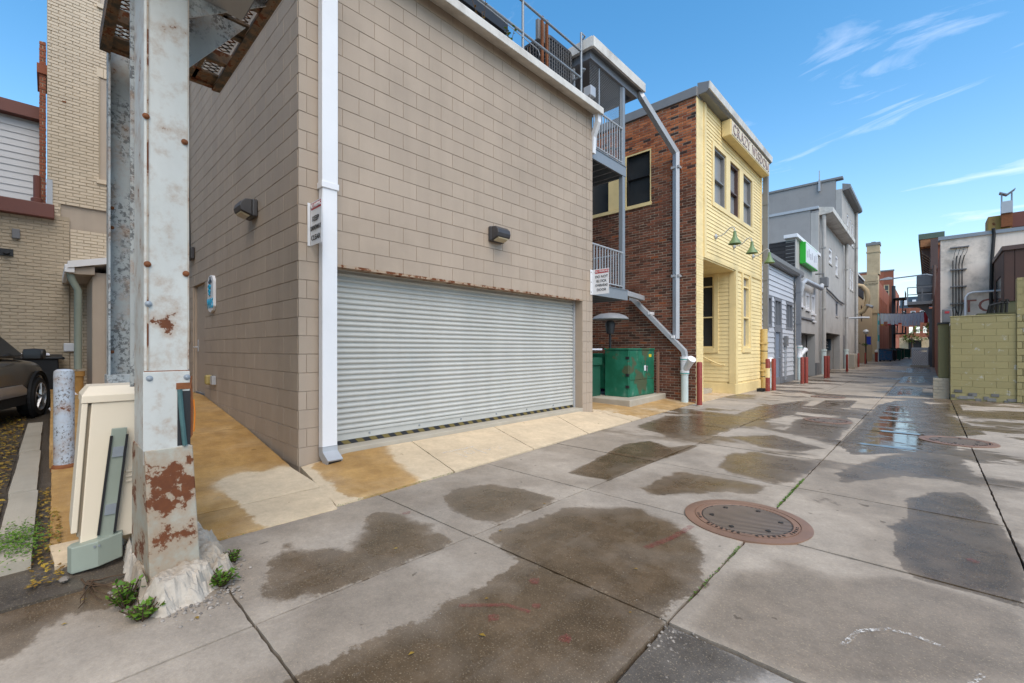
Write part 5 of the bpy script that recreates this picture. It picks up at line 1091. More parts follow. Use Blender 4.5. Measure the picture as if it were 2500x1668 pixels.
MB().box(.19,.40,16.5,17.6,.55,2.0).build('closet',M['olivedk'],bx,bevel=.01); MB().box(.17,.405,16.46,17.65,2.0,2.04).build('cap',M['black'],bx)
lay(bx,'base_brick',pieces(FY(16.45),.08,.40,0,.55,.2,.078,.01,jit=.008),M['concdk'],.03,.006,40)
MB().box(.09,.40,16.46,17.6,0,.545).build('base_core',M['concdk'],bx)
dq=empty('disconnect_switch',(.36,17,2.04),'grey electrical switch box with a small red label on the olive closet','electrical box')
MB().box(.27,.46,16.9,17.05,2.05,2.42).build('box',M['platgrey'],dq,bevel=.02); MB().box(.32,.41,16.893,16.899,2.30,2.36).build('red_label',M['signr'],dq); MB().tube([(.44,16.97,2.4),(.52,17,2.48),(.6,17.1,2.2),(.62,17.3,2.1)],.015,6).build('cable',M['cord'],dq)
ws=empty('white_stucco_building',(4,27,0),'weathered white stucco building with faded red painted letters','building')
FW=FY(22)
wall('wall',FW,.31,7,-.1,5.22,.4,[],M['whitestucco'],ws)
MB().fb(FW,.25,7,5.22,5.34,-.4,.06).build('parapet_flashing',M['galv'],ws)
wall('alley_wall',FRT(.31),22.41,45,-.1,5.2,.3,[],M['redbrick'],ws)
text('painted_lettering','TO',.62,FW,1.28,2.80,.003,mk('faded_red_letters',(.38,.14,.10),.9,.35,9,dirt=.5,dcol=(.55,.48,.42)),ws,ext=.0015,sx=1.05)
cdt=empty('conduit_bundle',(.75,21.95,2.4),'bundle of four dark conduits running down the white stucco wall','conduit')
for k in range(4):
    x=.62+k*.075; MB().tube([(x+.02*k,21.93,4.6-.15*(k==0)),(x,21.93,4.3),(x,21.93,2.7),(x-.03*(k-1),21.93,2.3)],.017,6).build('pipe',M['cord'],cdt)
for z in (4.88,4.1,3.5,2.9): MB().box(.55,.96 if z<4.5 else 1.02,21.90,21.995,z,z+.035).build('bracket',M['platgrey'],cdt)
for k in range(4): MB().tube([(.64+k*.08,21.93,4.5),(.66+k*.1,21.9,4.7),(.72+k*.09,21.92,4.88)],.006,4).build('wire',M['cord'],cdt)
MB().tube([(1.58,21.9,5.4),(1.60,21.95,5.2),(1.55,21.95,4.2),(1.53,21.95,3.2),(1.54,21.95,2.2)],.045,8).build('black_cable',M['cord'],label='thick black cable hanging down the white stucco wall',cat='cable')
MB().tube([(.93,21.9,2.1),(.93,21.9,3.12),(1.0,21.9,3.24),(1.1,21.9,3.28),(3,21.9,3.3)],.035,10).build('white_pipe',M['white'],label='white pipe bending across the stucco wall above the red letters',cat='pipe',smooth=True)
wa=empty('brown_board_addition',(2.6,20,2.5),'brown vertical board addition jutting from the stucco building','building')
MB().box(1.62,4.5,19.2,21.9,2.75,4.15).build('core',M['brownwood'],wa)
for k in range(14): MB().box(1.60+k*.21,1.795+k*.21,19.17,19.198,2.72,4.25).build('board',M['brownwood'],wa)
for k in range(12): MB().box(1.592,1.618,19.2+k*.22,19.405+k*.22,3.55 if 2<k<10 else 2.72,4.2).build('board',M['brownwood'],wa)
MB().prism([(1.55,19.12,4.2),(4.6,19.12,4.25),(4.6,19.12,4.4),(1.55,19.12,4.32)],(0,2.9,0)).build('roof',M['browntrim'],wa)
MB().box(1.598,1.61,19.7,21.3,2.85,3.5).build('window',M['glass'],wa); MB().prism([(1.62,19.2,2.3),(1.62,19.2,2.72),(4.5,19.2,2.72),(4.5,19.2,2.3)],(0,2.7,0)).build('skirt',M['olivedk'],wa)
mch=empty('pipe_fittings',(1.45,18.5,2.16),'cluster of dark pipes and fittings on the olive ledge','pipework')
MB().box(.95,3,17.2,18.6,2.0,2.28).build('ledge',M['olivedk'],mch)
for k in range(5): MB().tube([(1.2+k*.09,18.3,2.28),(1.25+k*.08,18.25,2.55+.04*k),(1.4+k*.05,18.25,2.6)],.035,6).build('pipe',M['cord'],mch)
tk=empty('rooftop_tank',(2.2,23,5.34),'rusty ochre rooftop tank with a grey vent stack on the stucco building','tank')
MB().box(1.5,2.05,22.6,23.6,5.34,5.95).build('tank',M['tankyel'],tk,bevel=.02); MB().box(2.05,4.5,22.7,23.6,5.5,6.0).build('duct',M['rustbrown'],tk); MB().box(1.80,2.06,22.4,22.58,5.5,5.95).build('rust_panel',M['rusty'],tk)
st_=MB().box(1.80,2.06,22.35,22.6,5.951,6.35).build('stack',M['galvl'],tk)
for x in (1.80,2.03): MB().box(x,x+.03,22.4,22.55,6.35,6.62).build('stack_leg',M['galv'],st_)
MB().prism([(1.76,22.35,6.66),(1.93,22.35,6.56),(2.12,22.35,6.72),(2.12,22.35,6.75),(1.93,22.35,6.6),(1.76,22.35,6.70)],(0,.28,0)).build('rain_cap',M['galv'],st_)
# bracketed cornice building behind
cb_=empty('brick_building_with_cornice',(3,55,0),'brick building with a deep bracketed green cornice over the alley','building')
wall('alley_wall',FRT(.50),45.2,90,-.1,9.0,.3,[],M['redbrick'],cb_)
wall('end_wall',FY(45.1),.8,8,-.1,9.0,.3,[],M['redbrick'],cb_)
MB().box(-.56,.85,45.0,90,9.55,9.95).build('cornice_fascia',M['cornicegreen'],cb_); MB().box(-.45,.85,45.05,90,9.0,9.54).build('cornice_soffit',M['corniceor'],cb_)
for k in range(22): MB().prism([(.49,46+k*1.5,7.6),(.49,46+k*1.5,9.0),(-.40,46+k*1.5,9.0),(-.36,46+k*1.5,8.7),(.05,46+k*1.5,8.3),(.2,46+k*1.5,7.7)],(0,.5,0)).build('bracket',M['browntrim'],cb_)
MB().box(.1,.5,44.6,44.95,7.2,9.4).build('end_pier',M['browntrim'],cb_)
# transformer platform and lattice enclosure
tp=empty('transformer_platform',(.2,46,0),'grey steel platform on a post carrying a large grey transformer over the alley','platform')
MB().box(.02,.36,45.9,46.3,0,4.4).build('post',M['platgrey'],tp,bevel=.02); MB().box(-.02,.42,45.8,46.4,0,1.5).build('post_jacket',M['platgrey'],tp)
MB().box(-1.2,.42,45.3,48,4.72,4.95).build('deck',M['platgrey'],tp)
MB().prism([(.02,45.95,3.6),(.02,45.95,4.72),(-1.1,45.95,4.72),(-1.0,45.95,4.58),(-.55,45.95,4.52),(-.2,45.95,4.2)],(0,.3,0)).build('knee_brace',M['platgrey'],tp)
for x in (-1.17,-.35,.38): MB().box(x-.03,x+.03,45.32,45.38,4.95,6.05).build('rail_post',M['platgrey'],tp)
for z in (5.45,6.0): MB().box(-1.2,.41,45.3,45.36,z,z+.06).build('rail',M['platgrey'],tp)
tq=empty('platform_transformer',(-.25,46.5,4.95),'big grey transformer box standing on the platform','transformer')
MB().box(-.62,.18,45.9,47.4,4.95,5.6).build('lower_case',M['platgrey'],tq,bevel=.03); MB().box(-.68,.2,45.8,47.5,5.62,6.95).build('upper_case',M['platgrey'],tq,bevel=.08); MB().box(-.7,.22,45.76,45.8,6.2,6.28).build('rib',M['platgrey'],tq)
lt=empty('lattice_enclosure',(-.5,45.6,0),'white lattice bin enclosure at the foot of the grey post','enclosure')
MB().box(-.95,-.02,45.25,45.32,1.25,1.45).box(-.95,-.88,45.25,45.32,.1,1.25).box(-.09,-.02,45.25,45.32,.1,1.25).box(-.95,-.02,45.25,45.32,.0,.12).build('frame',M['galvl'],lt)
for k in range(18):
    x0=-2.02+k*.115; xa=max(x0,-.92); xb_=min(-.05,x0+1.12)
    if xb_-xa<.06: continue
    MB().tube([(xa,45.30,.12+xa-x0),(xb_,45.30,.12+xb_-x0)],.016,4).build('lath',M['white'],lt)
    MB().tube([(xa,45.275,1.24-(xa-x0)),(xb_,45.275,1.24-(xb_-x0))],.016,4).build('lath',M['white'],lt)
MB().box(-.9,-.05,45.6,46.6,0,1.1).build('bin_core',mk('dim_brown_box',(.06,.045,.035),.8),lt)
MB().box(-1.02,.05,45.1,47,0,.12).build('kerb_base',M['concdk'],lt)
sa=empty('street_light_arm',(.3,44,6.7),'street light on a long horizontal arm over the alley','street light')
MB().tube([(.35,44,6.6),(-.1,44,6.78),(-2.0,44,6.68)],.05,8).build('arm',M['galv'],sa); MB().prism([(-2.0,43.9,6.62),(-2.75,43.9,6.62),(-2.7,43.9,6.70),(-2.2,43.9,6.82),(-2.0,43.9,6.76)],(0,.3,0)).build('luminaire',M['galvl'],sa)
MB().tube([(.30,44,0),(.30,44,7.4)],.11,8).build('pole',M['browntrim'],sa)
# ------------------------------------------------------------------ buildings on the far left
TX=-13.3; FTx=FX(TX)
cbg=empty('cream_brick_building',(TX,1,0),'tall cream painted brick building with a tan lower wall on the far left','building')
UW=[(.79,1.6,5.07,7.33),(.79,1.6,8.95,11)]; PNL=(.18,.95,3.86,4.40)
wall('upper_wall',FTx,-.02,5,4.10,13,.4,UW+[PNL],M['mortar'],cbg,d=-.008)
wall('lower_cream_wall',FTx,.315,5,-.1,4.10,.4,[PNL],M['mortar'],cbg,d=-.008)
wall('lower_wall',FTx,-9,.31,-.1,4.12,.4,[],M['mortar'],cbg,d=.03)
lay(cbg,'brick',pieces(FTx,-.02,2.0,4.12,11,.212,.0677,.010,off=.06,holes=[(a-.02,b,c,d+.22) for a,b,c,d in UW]+[PNL],jit=.003)+pieces(FTx,.315,2.0,.1,4.12,.212,.0677,.010,holes=[PNL],jit=.003),M['tanbrick'],.012,.004,300)
lay(cbg,'tan_brick',pieces(FTx,-3.2,.31,.1,4.05,.212,.0677,.010,off=.02,jit=.004),M['tanbrick2'],.012,.005,300,proud=.04)
MB().fb(FTx,PNL[0],PNL[1],PNL[2],PNL[3],-.1,-.05).build('infill_panel',M['tansid'],cbg)
for h in UW:
    w=window(cbg,FTx,*h,M['tansid'],M['glassl'],fw=.11,dep=.16,proud=-.02,rails=(.48,),sill=M['tanbrick'])
    for k in range(8): MB().fb(FTx,h[0]-.06+k*.115,h[0]+.045+k*.115,h[3]+.01,h[3]+.21,-.01,.006).build('lintel_brick',M['tanbrick'],w)
MB().fb(FTx,.20,.26,6.55,6.58,.0,.012).build('exposed_brick',M['rusty'],cbg)
MB().fb(FTx,-9,.085,4.02,4.30,.042,.22).build('roof_edge',M['rustbrown'],cbg,bevel=.01)
MB().box(-19,TX+.1,-9,.05,4.25,4.33).build('low_roof',M['grayfl'],cbg)
MB().fb(FTx,-.03,.06,4.33,4.85,.0,.05).build('flashing',M['galvl'],cbg)
MB().lathe([(.09,0),(.09,.08),(.055,.1),(.055,.55)],(TX+.05,-.16,4.32),12).build('vent_pipe',M['rustbrown'],cbg)
vs=empty('siding_building',(-15,-4,4.3),'pale grey vinyl sided upper storey with a brown roof edge, set back at far left','building')
FV=FX(-14.6)
MB().box(-19,-14.62,-9,-.12,4.3,6.45).build('core',M['whitesid'],vs); clap(vs,FV,-5,-.14,4.35,6.4,.145,M['whitesid'],th=.02)
MB().box(-19,-14.4,-9.2,-.1,6.45,6.72).build('roof_edge',M['rustbrown'],vs)
rc=empty('red_brick_chimney',(-14.2,-.1,4.3),'narrow red brick chimney edge beside the cream brick wall','chimney')
MB().box(-14.7,-13.75,-.13,-.04,4.3,7.9).build('core',M['mortarr'],rc); lay(rc,'brick',pieces(FX(-13.74),-.14,-.03,4.3,7.9,.11,.0677,.01,jit=.004),M['redbrick'],.012,.003,80)
MB().box(-14.75,-13.70,-.17,-.02,7.2,7.4).build('corbel',M['redbrick'],rc)
MB().fb(FTx,-.50,-.39,3.53,3.72,.045,.12).build('small_wall_lamp',M['platgrey'],label='small square grey sensor box on the tan brick wall',cat='sensor',bevel=.01)
cm=empty('security_camera',(TX+.1,-.57,3.2),'black security camera bracket on the tan brick wall','camera'); MB().fb(FTx,-.66,-.48,3.17,3.31,.045,.07).build('plate',M['black'],cm); MB().lathe([(.045,0),(.045,.12)],(TX+.07,-.57,3.24),10,'x').build('lens',M['black'],cm)
MB().fb(FTx,.22,.44,1.27,1.45,.042,.09).build('wall_box',M['signw'],label='white rounded utility box low on the tan brick wall beside the downspout',cat='electrical box',bevel=.02)
nb_=empty('added_shade_building',(-9,-7,0),'plain brick building added out of view left of the camera to shade the side wall','building')  # unseen building, added to keep sky light off the block garage's side wall
MB().box(-9.4,-3.6,-9.5,-2.8,-.1,12).build('wall',M['tanbrick2'],nb_); MB().box(-9.5,-3.5,-9.6,-2.7,12,12.2).build('coping',M['grayfl'],nb_)
for k in range(2): window(nb_,Fr((0,-2.8,0),(-1,0,0),(0,1,0)),4.2+k*2.4,5.3+k*2.4,4.2,5.9,M['browntrim'],M['glass'],fw=.08,dep=.06,proud=.07)
# lean-to shed
sh=empty('lean_to_shed',(-12.4,1.2,.5),'tan board lean-to shed with a white sloping roof edge','shed')
MB().box(-13.28,-11.52,.59,1.84,.45,2.78).build('core',M['tansid'],sh)
for k in range(7): MB().box(-11.52,-11.495,.575+k*.18,.75+k*.18,.5,2.70+.05*k).build('board',M['tansid'],sh)
for k in range(9): MB().box(-13.2+k*.185,-13.02+k*.185,.57,.592,.5,2.70).build('board',M['tansid'],sh)
MB().prism([(-13.28,.24,2.80),(-13.28,1.85,3.22),(-13.28,1.85,3.34),(-13.28,.24,2.92)],(1.98,0,0)).build('roof',M['white'],sh)
MB().prism([(-13.28,.26,2.70),(-13.28,.60,2.72),(-13.28,.60,2.88),(-13.28,.26,2.79)],(1.9,0,0)).build('soffit',M['tansid'],sh)
MB().box(-13.28,-11.32,.20,.33,2.72,2.86).build('gutter',M['white'],sh,bevel=.01)
d5=empty('downspout',(-11.55,.36,.8),'grey-brown downspout on the corner of the lean-to shed','downspout')
MB().tube([(-11.45,.27,2.74),(-11.45,.30,2.60),(-11.5,.38,2.42),(-11.5,.38,.95)],.055,10).build('pipe',M['greencab'],d5,smooth=True)
MB().lathe([(.075,0),(.075,.34),(.095,.35),(.095,.44),(.06,.44)],(-11.5,.38,.47),14).build('clay_drain',M['clay'],d5,smooth=True)
# ------------------------------------------------------------------ wheelie bin and parked car
bn=empty('wheelie_bin',(-12.85,-.1,.15),'black wheelie bin against the tan wall behind the car','bin')
MB().prism([(-13.1,-.40,.2),(-12.62,-.40,.2),(-12.56,-.42,1.13),(-13.16,-.42,1.13)],(0,.56,0)).build('body',M['blackbin'],bn,bevel=.02); MB().prism([(-13.18,-.46,1.13),(-12.52,-.46,1.12),(-12.52,-.46,1.17),(-13.18,-.46,1.22)],(0,.66,0)).build('lid',M['blackbin'],bn,bevel=.015)
MB().tube([(-13.1,.2,1.14),(-12.6,.2,1.14)],.03,8).build('handle',M['blackbin'],bn)
MB().prism([(-12.9,-.38,1.225),(-12.55,-.36,1.20),(-12.55,.02,1.20),(-12.9,.0,1.225)],(0,0,.02)).build('paper_sheet',M['paper'],label='crumpled white paper lying on the black bin lid',cat='paper')
MB().add([(-11.0,.0,.30),(-10.3,.12,.12),(-10.25,.42,.40),(-10.9,.30,.55),(-11.0,.02,.32),(-10.3,.14,.14),(-10.25,.44,.42),(-10.9,.32,.57)],[(0,1,2,3),(7,6,5,4),(0,1,5,4),(1,2,6,5),(2,3,7,6),(3,0,4,7)]).build('cardboard_sheet',M['paper'],label='pale cardboard sheet leaning behind the blue bollard',cat='cardboard')
car=empty('parked_car',(0,0,0),'grey-brown suv parked nose-in at the left edge','car')
st=[(-2.28,.70,.42,.98),(-2.15,.84,.34,1.05),(-1.6,.91,.30,1.06),(-.8,.925,.28,1.05),(0,.925,.28,1.03),(.8,.925,.28,1.01),(1.3,.92,.30,1.0),(1.8,.89,.32,.95),(2.1,.80,.36,.86),(2.28,.62,.44,.74)]
m=MB(); n=0
for x,hw_,zb,zt in st:
    half=[(0,zb),(.82*hw_,zb),(.95*hw_,zb+.07),(.985*hw_,zb+.24),(hw_,zb+(zt-zb)*.62),(.985*hw_,zt-.12),(.93*hw_,zt-.03),(.80*hw_,zt+.01),(0,zt+.05)]
    ring=[(x,y,z) for y,z in half]+[(x,-y,z) for y,z in half[-2:0:-1]]; n=len(ring); m.v+=ring
for i in range(len(st)-1):
    for k in range(n): m.f.append((i*n+k,i*n+(k+1)%n,(i+1)*n+(k+1)%n,(i+1)*n+k))
m.f+=[tuple(range(n))[::-1],tuple(range((len(st)-1)*n,len(st)*n))]
body=m.build('body',M['carbody'],car,smooth=True); sb_=body.modifiers.new('sub','SUBSURF'); sb_.levels=1; sb_.render_levels=2
gp=[(1.22,1.02),(.30,1.60),(-.6,1.67),(-1.6,1.62),(-2.15,1.08)]
def gy(z): return .86-.24*(z-1.0)/.65
m=MB(); m.v=[(x,gy(z),z) for x,z in gp]+[(x,-gy(z),z) for x,z in gp]; k=len(gp); m.f=[tuple(range(k)),tuple(range(2*k-1,k-1,-1))]+[(i,k+i,k+(i+1)%k,(i+1)%k) for i in range(k)]
m.build('cabin',M['carbody'],car,bevel=.04)
for s in (1,-1):
    for nm,w_ in (('front_window',[(.98,1.08),(.28,1.52),(-.35,1.57),(-.35,1.07)]),('rear_window',[(-.43,1.07),(-.43,1.57),(-1.3,1.56),(-1.75,1.12)])):
        MB().prism([(x,s*(gy(z)+.004),z) for x,z in w_],(0,s*.008,0)).build(nm,M['glass'],car)
MB().add([(1.17,.74,1.06),(1.17,-.74,1.06),(.36,-.56,1.575),(.36,.56,1.575)]+[(1.19,.74,1.075),(1.19,-.74,1.075),(.38,-.56,1.59),(.38,.56,1.59)],[(0,1,2,3),(4,5,6,7),(0,1,5,4),(1,2,6,5),(2,3,7,6),(3,0,4,7)]).build('windshield',M['glass'],car)
for s in (1,-1):
    mr=MB().lathe([(.04,-.13),(.085,-.12),(.10,0),(.085,.12),(.04,.13)],(.82,s*1.03,1.10),14,'y').build('mirror',M['black'],car,smooth=True); MB().box(.72,.735,s*1.03-.10,s*1.03+.10,1.03,1.17).build('mirror_glass',M['glass'],mr); MB().tube([(.80,s*.88,1.03),(.82,s*.96,1.06)],.03,6).build('mirror_stalk',M['black'],mr)
    MB().prism([(.82,s*.93,.42),(-.9,s*.935,.42),(-.9,s*.94,.60),(.60,s*.945,.60),(.80,s*.94,.52)],(0,s*.012,0)).build('sill_trim',M['cartrim'],car,bevel=.008)
    MB().box(-1.0,.85,s*.90-.02,s*.90+.02,.26,.41).build('sill',M['rubber'],car)
    MB().box(-.42,-.41,s*.927-.006,s*.927+.006,.42,1.05).build('door_gap',M['black'],car); MB().box(-.36,-.16,s*.935-.015,s*.935+.015,.90,.935).build('door_handle',M['carbody'],car)
    MB().box(2.05,2.2,s*.55-.2,s*.55+.2,.68,.80).build('headlight',M['glassl'],car,bevel=.02)
    for x in (1.35,-1.38):
        MB().lathe([(.44,-.03),(.44,.008),(.39,.012),(.36,-.02)],(x,s*.925,.36),28,'y',caps=False).build('wheel_arch',M['rubber'],car)
        wh=MB().lathe([(.20,-.12*s),(.32,-.12*s),(.345,-.09*s),(.345,.07*s),(.32,.10*s),(.25,.105*s),(.24,.03*s),(.02,.03*s)],(x,s*.86,.345),32,'y').build('wheel',M['rubber'],car,smooth=True)
        MB().lathe([(.245,.02),(.25,.095),(.235,.10),(.225,.03)],(x,s*.86+(0 if s>0 else -.0),.345),32,'y',caps=False).build('rim',M['alloy'],wh,smooth=True) if s>0 else MB().lathe([(.245,-.02),(.25,-.105),(.235,-.108),(.225,-.03)],(x,s*.86,.345),32,'y',caps=False).build('rim',M['alloy'],wh,smooth=True)
        for q in range(5):
            a=q*1.2566+.3; e=Vector((math.cos(a),0,math.sin(a))); p0=Vector((x,s*.955,.345)); MB().tube([p0+e*.03,p0+e*.235],.022,5,radii=[.03,.018]).build('spoke',M['alloy'],wh)
            MB().tube([p0+e*.10,p0+Vector((math.cos(a+.25),0,math.sin(a+.25)))*.235],.012,5).build('spoke',M['alloy'],wh)
place(car,(-10.43,-1.37,zlot(-11,0)+.01),R(165))
# ------------------------------------------------------------------ old steel sign gantry
po=empty('steel_gantry_post',(-3.5,.45,.1),'pair of rusty peeling steel gantry posts with a catwalk overhead','gantry')
Y0,Y1=.346,.542
MB().box(-3.38,-3.0,Y0,Y1,.70,9.0).build('front_column',M['polepaint'],po,bevel=.008)
MB().box(-3.004,-2.994,Y0-.004,Y1+.002,.78,1.20).build('lower_plate',M['polelow'],po,bevel=.003)
m=MB(); a=[(-3.40,.335,.06),(-2.975,.368,.06),(-2.975,.592,.06),(-3.40,.60,.06)]; b=[(-3.39,.338,.785),(-2.99,.347,.785),(-2.99,.556,.785),(-3.39,.556,.785)]
m.add(a+b,[(3,2,1,0),(4,5,6,7),(0,1,5,4),(1,2,6,5),(2,3,7,6),(3,0,4,7)]); m.build('base_skirt',M['poleskirt'],po,bevel=.006)
MB().box(-3.02,-2.992,Y1-.055,Y1+.004,.79,1.09).build('cut_out',M['black'],po)
MB().tube([(-2.99,Y1-.045,1.10),(-2.985,Y1-.036,.95),(-2.985,Y1-.022,.79)],.012,8).build('cable_conduit',mk('verdigris_conduit',(.05,.11,.11),.5,.5,20),po)
MB().prism([(-3.0,Y1-.008,.80),(-3.0,Y1+.016,.84),(-3.0,Y1+.02,1.0),(-3.0,Y1+.012,1.14),(-3.0,Y1+.014,1.17),(-3.0,Y1-.004,1.16),(-3.0,Y1-.012,1.0)],(-.12,0,0)).build('bent_flange',M['rusty'],po)
MB().tube([(-2.985,Y1+.018,1.04),(-2.982,Y1+.023,.96),(-2.982,Y1+.018,.86)],.0035,6).build('orange_seal',mk('orange_sealant',(.55,.16,.01),.5,.3,30),po)
MB().box(-2.998,-2.990,Y1-.06,Y1+.006,1.10,1.135).build('rust_lip',M['rusty'],po)
for (y,z) in ((Y0+.022,1.165),(Y1-.012,1.165),(Y0+.018,1.56),(Y0+.014,1.77),(Y1-.016,1.74),(Y0+.008,2.55),(Y1-.022,2.47),(Y0+.012,3.3),(Y1-.02,3.3)):
    MB().lathe([(.016,0),(.016,.004),(.010,.005),(.010,.012),(.004,.014)],(-2.997,y,z),12,'x').build('rivet',M['rusty'] if z>1.6 else M['galv'],po)
MB().box(-3.0,-2.997,Y0,Y1,1.20,1.205).build('rust_seam',M['rusty'],po)
rc_=MB().box(-4.56,-4.53,.318,.478,1.12,9).build('rear_column_web',M['polepaint2'],po)
MB().box(-4.56,-4.40,.305,.318,1.12,9).box(-4.56,-4.40,.478,.490,1.12,9).build('rear_column_flange',M['polepaint2'],po,bevel=.003)
MB().box(-4.58,-4.38,.295,.50,1.06,1.13).build('rear_base_plate',M['polepaint2'],po,bevel=.004)
MB().box(-4.56,-4.41,.31,.485,-.05,1.06).build('rear_stub',mk('heavily_rusted_paint',(.30,.32,.31),.6,.15,5,rust=.9,rs=4),po,bevel=.006)
for z in (1.30,2.25,2.4): 
    for y in (.335,.461): MB().lathe([(.013,0),(.013,.006),(.007,.012)],(-4.529,y,z),10,'x').build('rivet',M['rusty'],po)
MB().box(-3.42,-3.395,.33,.352,1.1,9).build('side_angle',M['polepaint2'],po)
# catwalk
CZ=3.5; cw=empty('overhead_catwalk',(-3.4,.63,3.4),'rusty expanded-metal catwalk hanging overhead between the gantry posts','catwalk')
for y0,y1 in ((.255,.275),(.985,1.005)): MB().box(-4.38,.6,y0,y1,CZ,CZ+.13).build('side_beam',M['grating'],cw,bevel=.003)
MB().box(-4.38,.6,.945,.985,CZ,CZ+.012).box(-4.38,.6,.275,.315,CZ,CZ+.012).build('angle_flange',M['grating'],cw)
xs=[-4.38+.40*k for k in range(13)]
for x in xs: MB().box(x,x+.05,.276,.984,CZ+.014,CZ+.10).build('cross_beam',M['grating'],cw)
for k in range(9):
    m=MB(); x0=xs[k]+.05; x1=xs[k+1]; ys=(.30,.96)
    nx=7; ny=8; dx=(x1-x0)/nx; dy=(ys[1]-ys[0])/ny; z=CZ+.105
    for i in range(nx):
        for j in range(ny):
            c=(x0+(i+.5)*dx,ys[0]+(j+.5)*dy); q=[(c[0]-dx/2,c[1]),(c[0],c[1]+dy/2),(c[0]+dx/2,c[1]),(c[0],c[1]-dy/2)]
            for a,b in zip(q,q[1:]+q[:1]):
                ax,ay=a;bx,by=b; l=math.hypot(bx-ax,by-ay); nx_,ny_=-(by-ay)/l*.005,(bx-ax)/l*.005
                m.add([(ax+nx_,ay+ny_,z),(bx+nx_,by+ny_,z),(bx-nx_,by-ny_,z),(ax-nx_,ay-ny_,z),(ax+nx_,ay+ny_,z+.004),(bx+nx_,by+ny_,z+.004),(bx-nx_,by-ny_,z+.004),(ax-nx_,ay-ny_,z+.004)],[(3,2,1,0),(4,5,6,7),(0,1,5,4),(2,3,7,6)])
    m.build('expanded_metal',M['grating'],cw)
for y in (.45,.63,.81): MB().box(-4.33,.5,y-.012,y+.012,CZ+.03,CZ+.085).build('stringer',M['grating'],cw)
for k in (0,2,3): MB().box(xs[k]+.05,xs[k]+.2,.30,.95,CZ+.03,CZ+.045).build('rust_plate',M['grating'],cw)
MB().prism([(-3.05,Y1,3.2),(-3.05,Y1,3.62),(-3.05,.98,3.62),(-3.05,.98,3.52)],(-.012,0,0)).build('gusset_plate',M['polepaint2'],cw)
MB().prism([(-3.36,Y1,3.0),(-3.36,Y1,3.5),(-3.36,.92,3.5)],(-.012,0,0)).build('gusset_plate',M['polepaint2'],cw)
fx=empty('catwalk_light',(-2.85,.72,3.3),'old dark lamp housing under the catwalk beside the post','light'); MB().box(-3.1,-2.6,.60,.84,CZ-.14,CZ-.01).build('housing',M['fixture'],fx,bevel=.02); MB().box(-3.07,-2.63,.62,.82,CZ-.155,CZ-.141).build('lens',M['glassg'],fx)
# crumbling plinth
from mathutils import noise as mn
base=[(-3.98,.34),(-3.55,.31),(-3.2,.30),(-2.92,.295),(-2.80,.31),(-2.74,.39),(-2.75,.50),(-2.80,.62),(-2.95,.72),(-3.15,.78),(-3.4,.79),(-3.7,.79),(-3.98,.76)]
gx=np.arange(-4.06,-2.64,.014); gyv=np.arange(.22,.88,.014); PX,PY=np.meshgrid(gx,gyv,indexing='ij'); sdv=sdf(np.stack([PX.ravel(),PY.ravel()],1),base)
pl=MB(); nyy=len(gyv)
for (x,y),sdd in zip(np.stack([PX.ravel(),PY.ravel()],1),sdv):
    n1=mn.fractal(Vector((x*9,y*9,1.3)),.7,2.1,5); n2=mn.noise(Vector((x*38,y*38,4))); s_=sdd+.035*n1
    t_=max(0,min(1,s_/(.045 if y<.36 and x<-2.95 else .10))); h=.135*(t_*t_*(3-2*t_))+(.022*n1+.009*n2)*min(1,max(0,t_*3))
    pl.v.append((x,y,(-.03 if s_<0 else 0)+max(-.005,h)))
pl.f=[(i*nyy+j,(i+1)*nyy+j,(i+1)*nyy+j+1,i*nyy+j+1) for i in range(len(gx)-1) for j in range(nyy-1)]
plo=pl.build('post_footing',M['crumble'],label='crumbling pale concrete footing around the rusty post base',cat='footing')
# rust-stained seam down the post edge
MB().box(-2.9985,-2.9955,Y0+.012,Y0+.019,1.21,8.9).build('edge_seam',mk('rust_bleeding_seam',(.40,.37,.31),.7,.2,9,rust=.75,rs=4),po)
MB().box(-2.9985,-2.9950,Y1-.008,Y1-.002,1.21,8.9).build('edge_seam',mk('rust_bleeding_edge',(.45,.43,.38),.7,.2,9,rust=.6,rs=3),po)
# ------------------------------------------------------------------ leaning utility pedestal
uc=empty('utility_pedestal',(-3.75,.25,.05),'cream utility pedestal leaning behind the rusty post with a grey-green bracket','utility box')
def lean(m):
    m.v=[(x-.02*z,y+.062*z,z) for x,y,z in m.v]; return m
lean(MB().box(-3.92,-3.60,.115,.52,.17,1.0)).build('enclosure',M['beigecab'],uc,bevel=.006)
lean(MB().add([(-3.95,.07,1.0),(-3.59,.07,1.0),(-3.59,.545,1.0),(-3.95,.545,1.0),(-3.95,.07,1.045),(-3.59,.07,1.045),(-3.59,.545,1.045),(-3.95,.545,1.045),(-3.93,.10,1.095),(-3.66,.10,1.095),(-3.66,.52,1.095),(-3.93,.52,1.095)],[(3,2,1,0),(0,1,5,4),(1,2,6,5),(2,3,7,6),(3,0,4,7),(4,5,9,8),(5,6,10,9),(6,7,11,10),(7,4,8,11),(8,9,10,11)])).build('lid',M['beigecab'],uc,bevel=.004)
lean(MB().box(-3.90,-3.595,.073,.100,.25,.998)).build('side_cover',M['beigecab'],uc,bevel=.004)
lean(MB().box(-3.85,-3.62,.1005,.1145,.22,.99)).build('shadow_gap',mk('gap_tan',(.30,.25,.18),.7),uc)
m=MB(); m.box(-3.598,-3.57,.180,.250,.16,.84); m.v=[(x,y+.10*z,z) for x,y,z in m.v]; br=m.build('bracket',M['greencab'],uc,bevel=.003)
for y in (.175,.247):
    m=MB(); m.box(-3.572,-3.56,y,y+.012,.22,.80); m.v=[(x,y_+.10*z,z) for x,y_,z in m.v]; m.build('rubber_strip',M['rubber'],br)
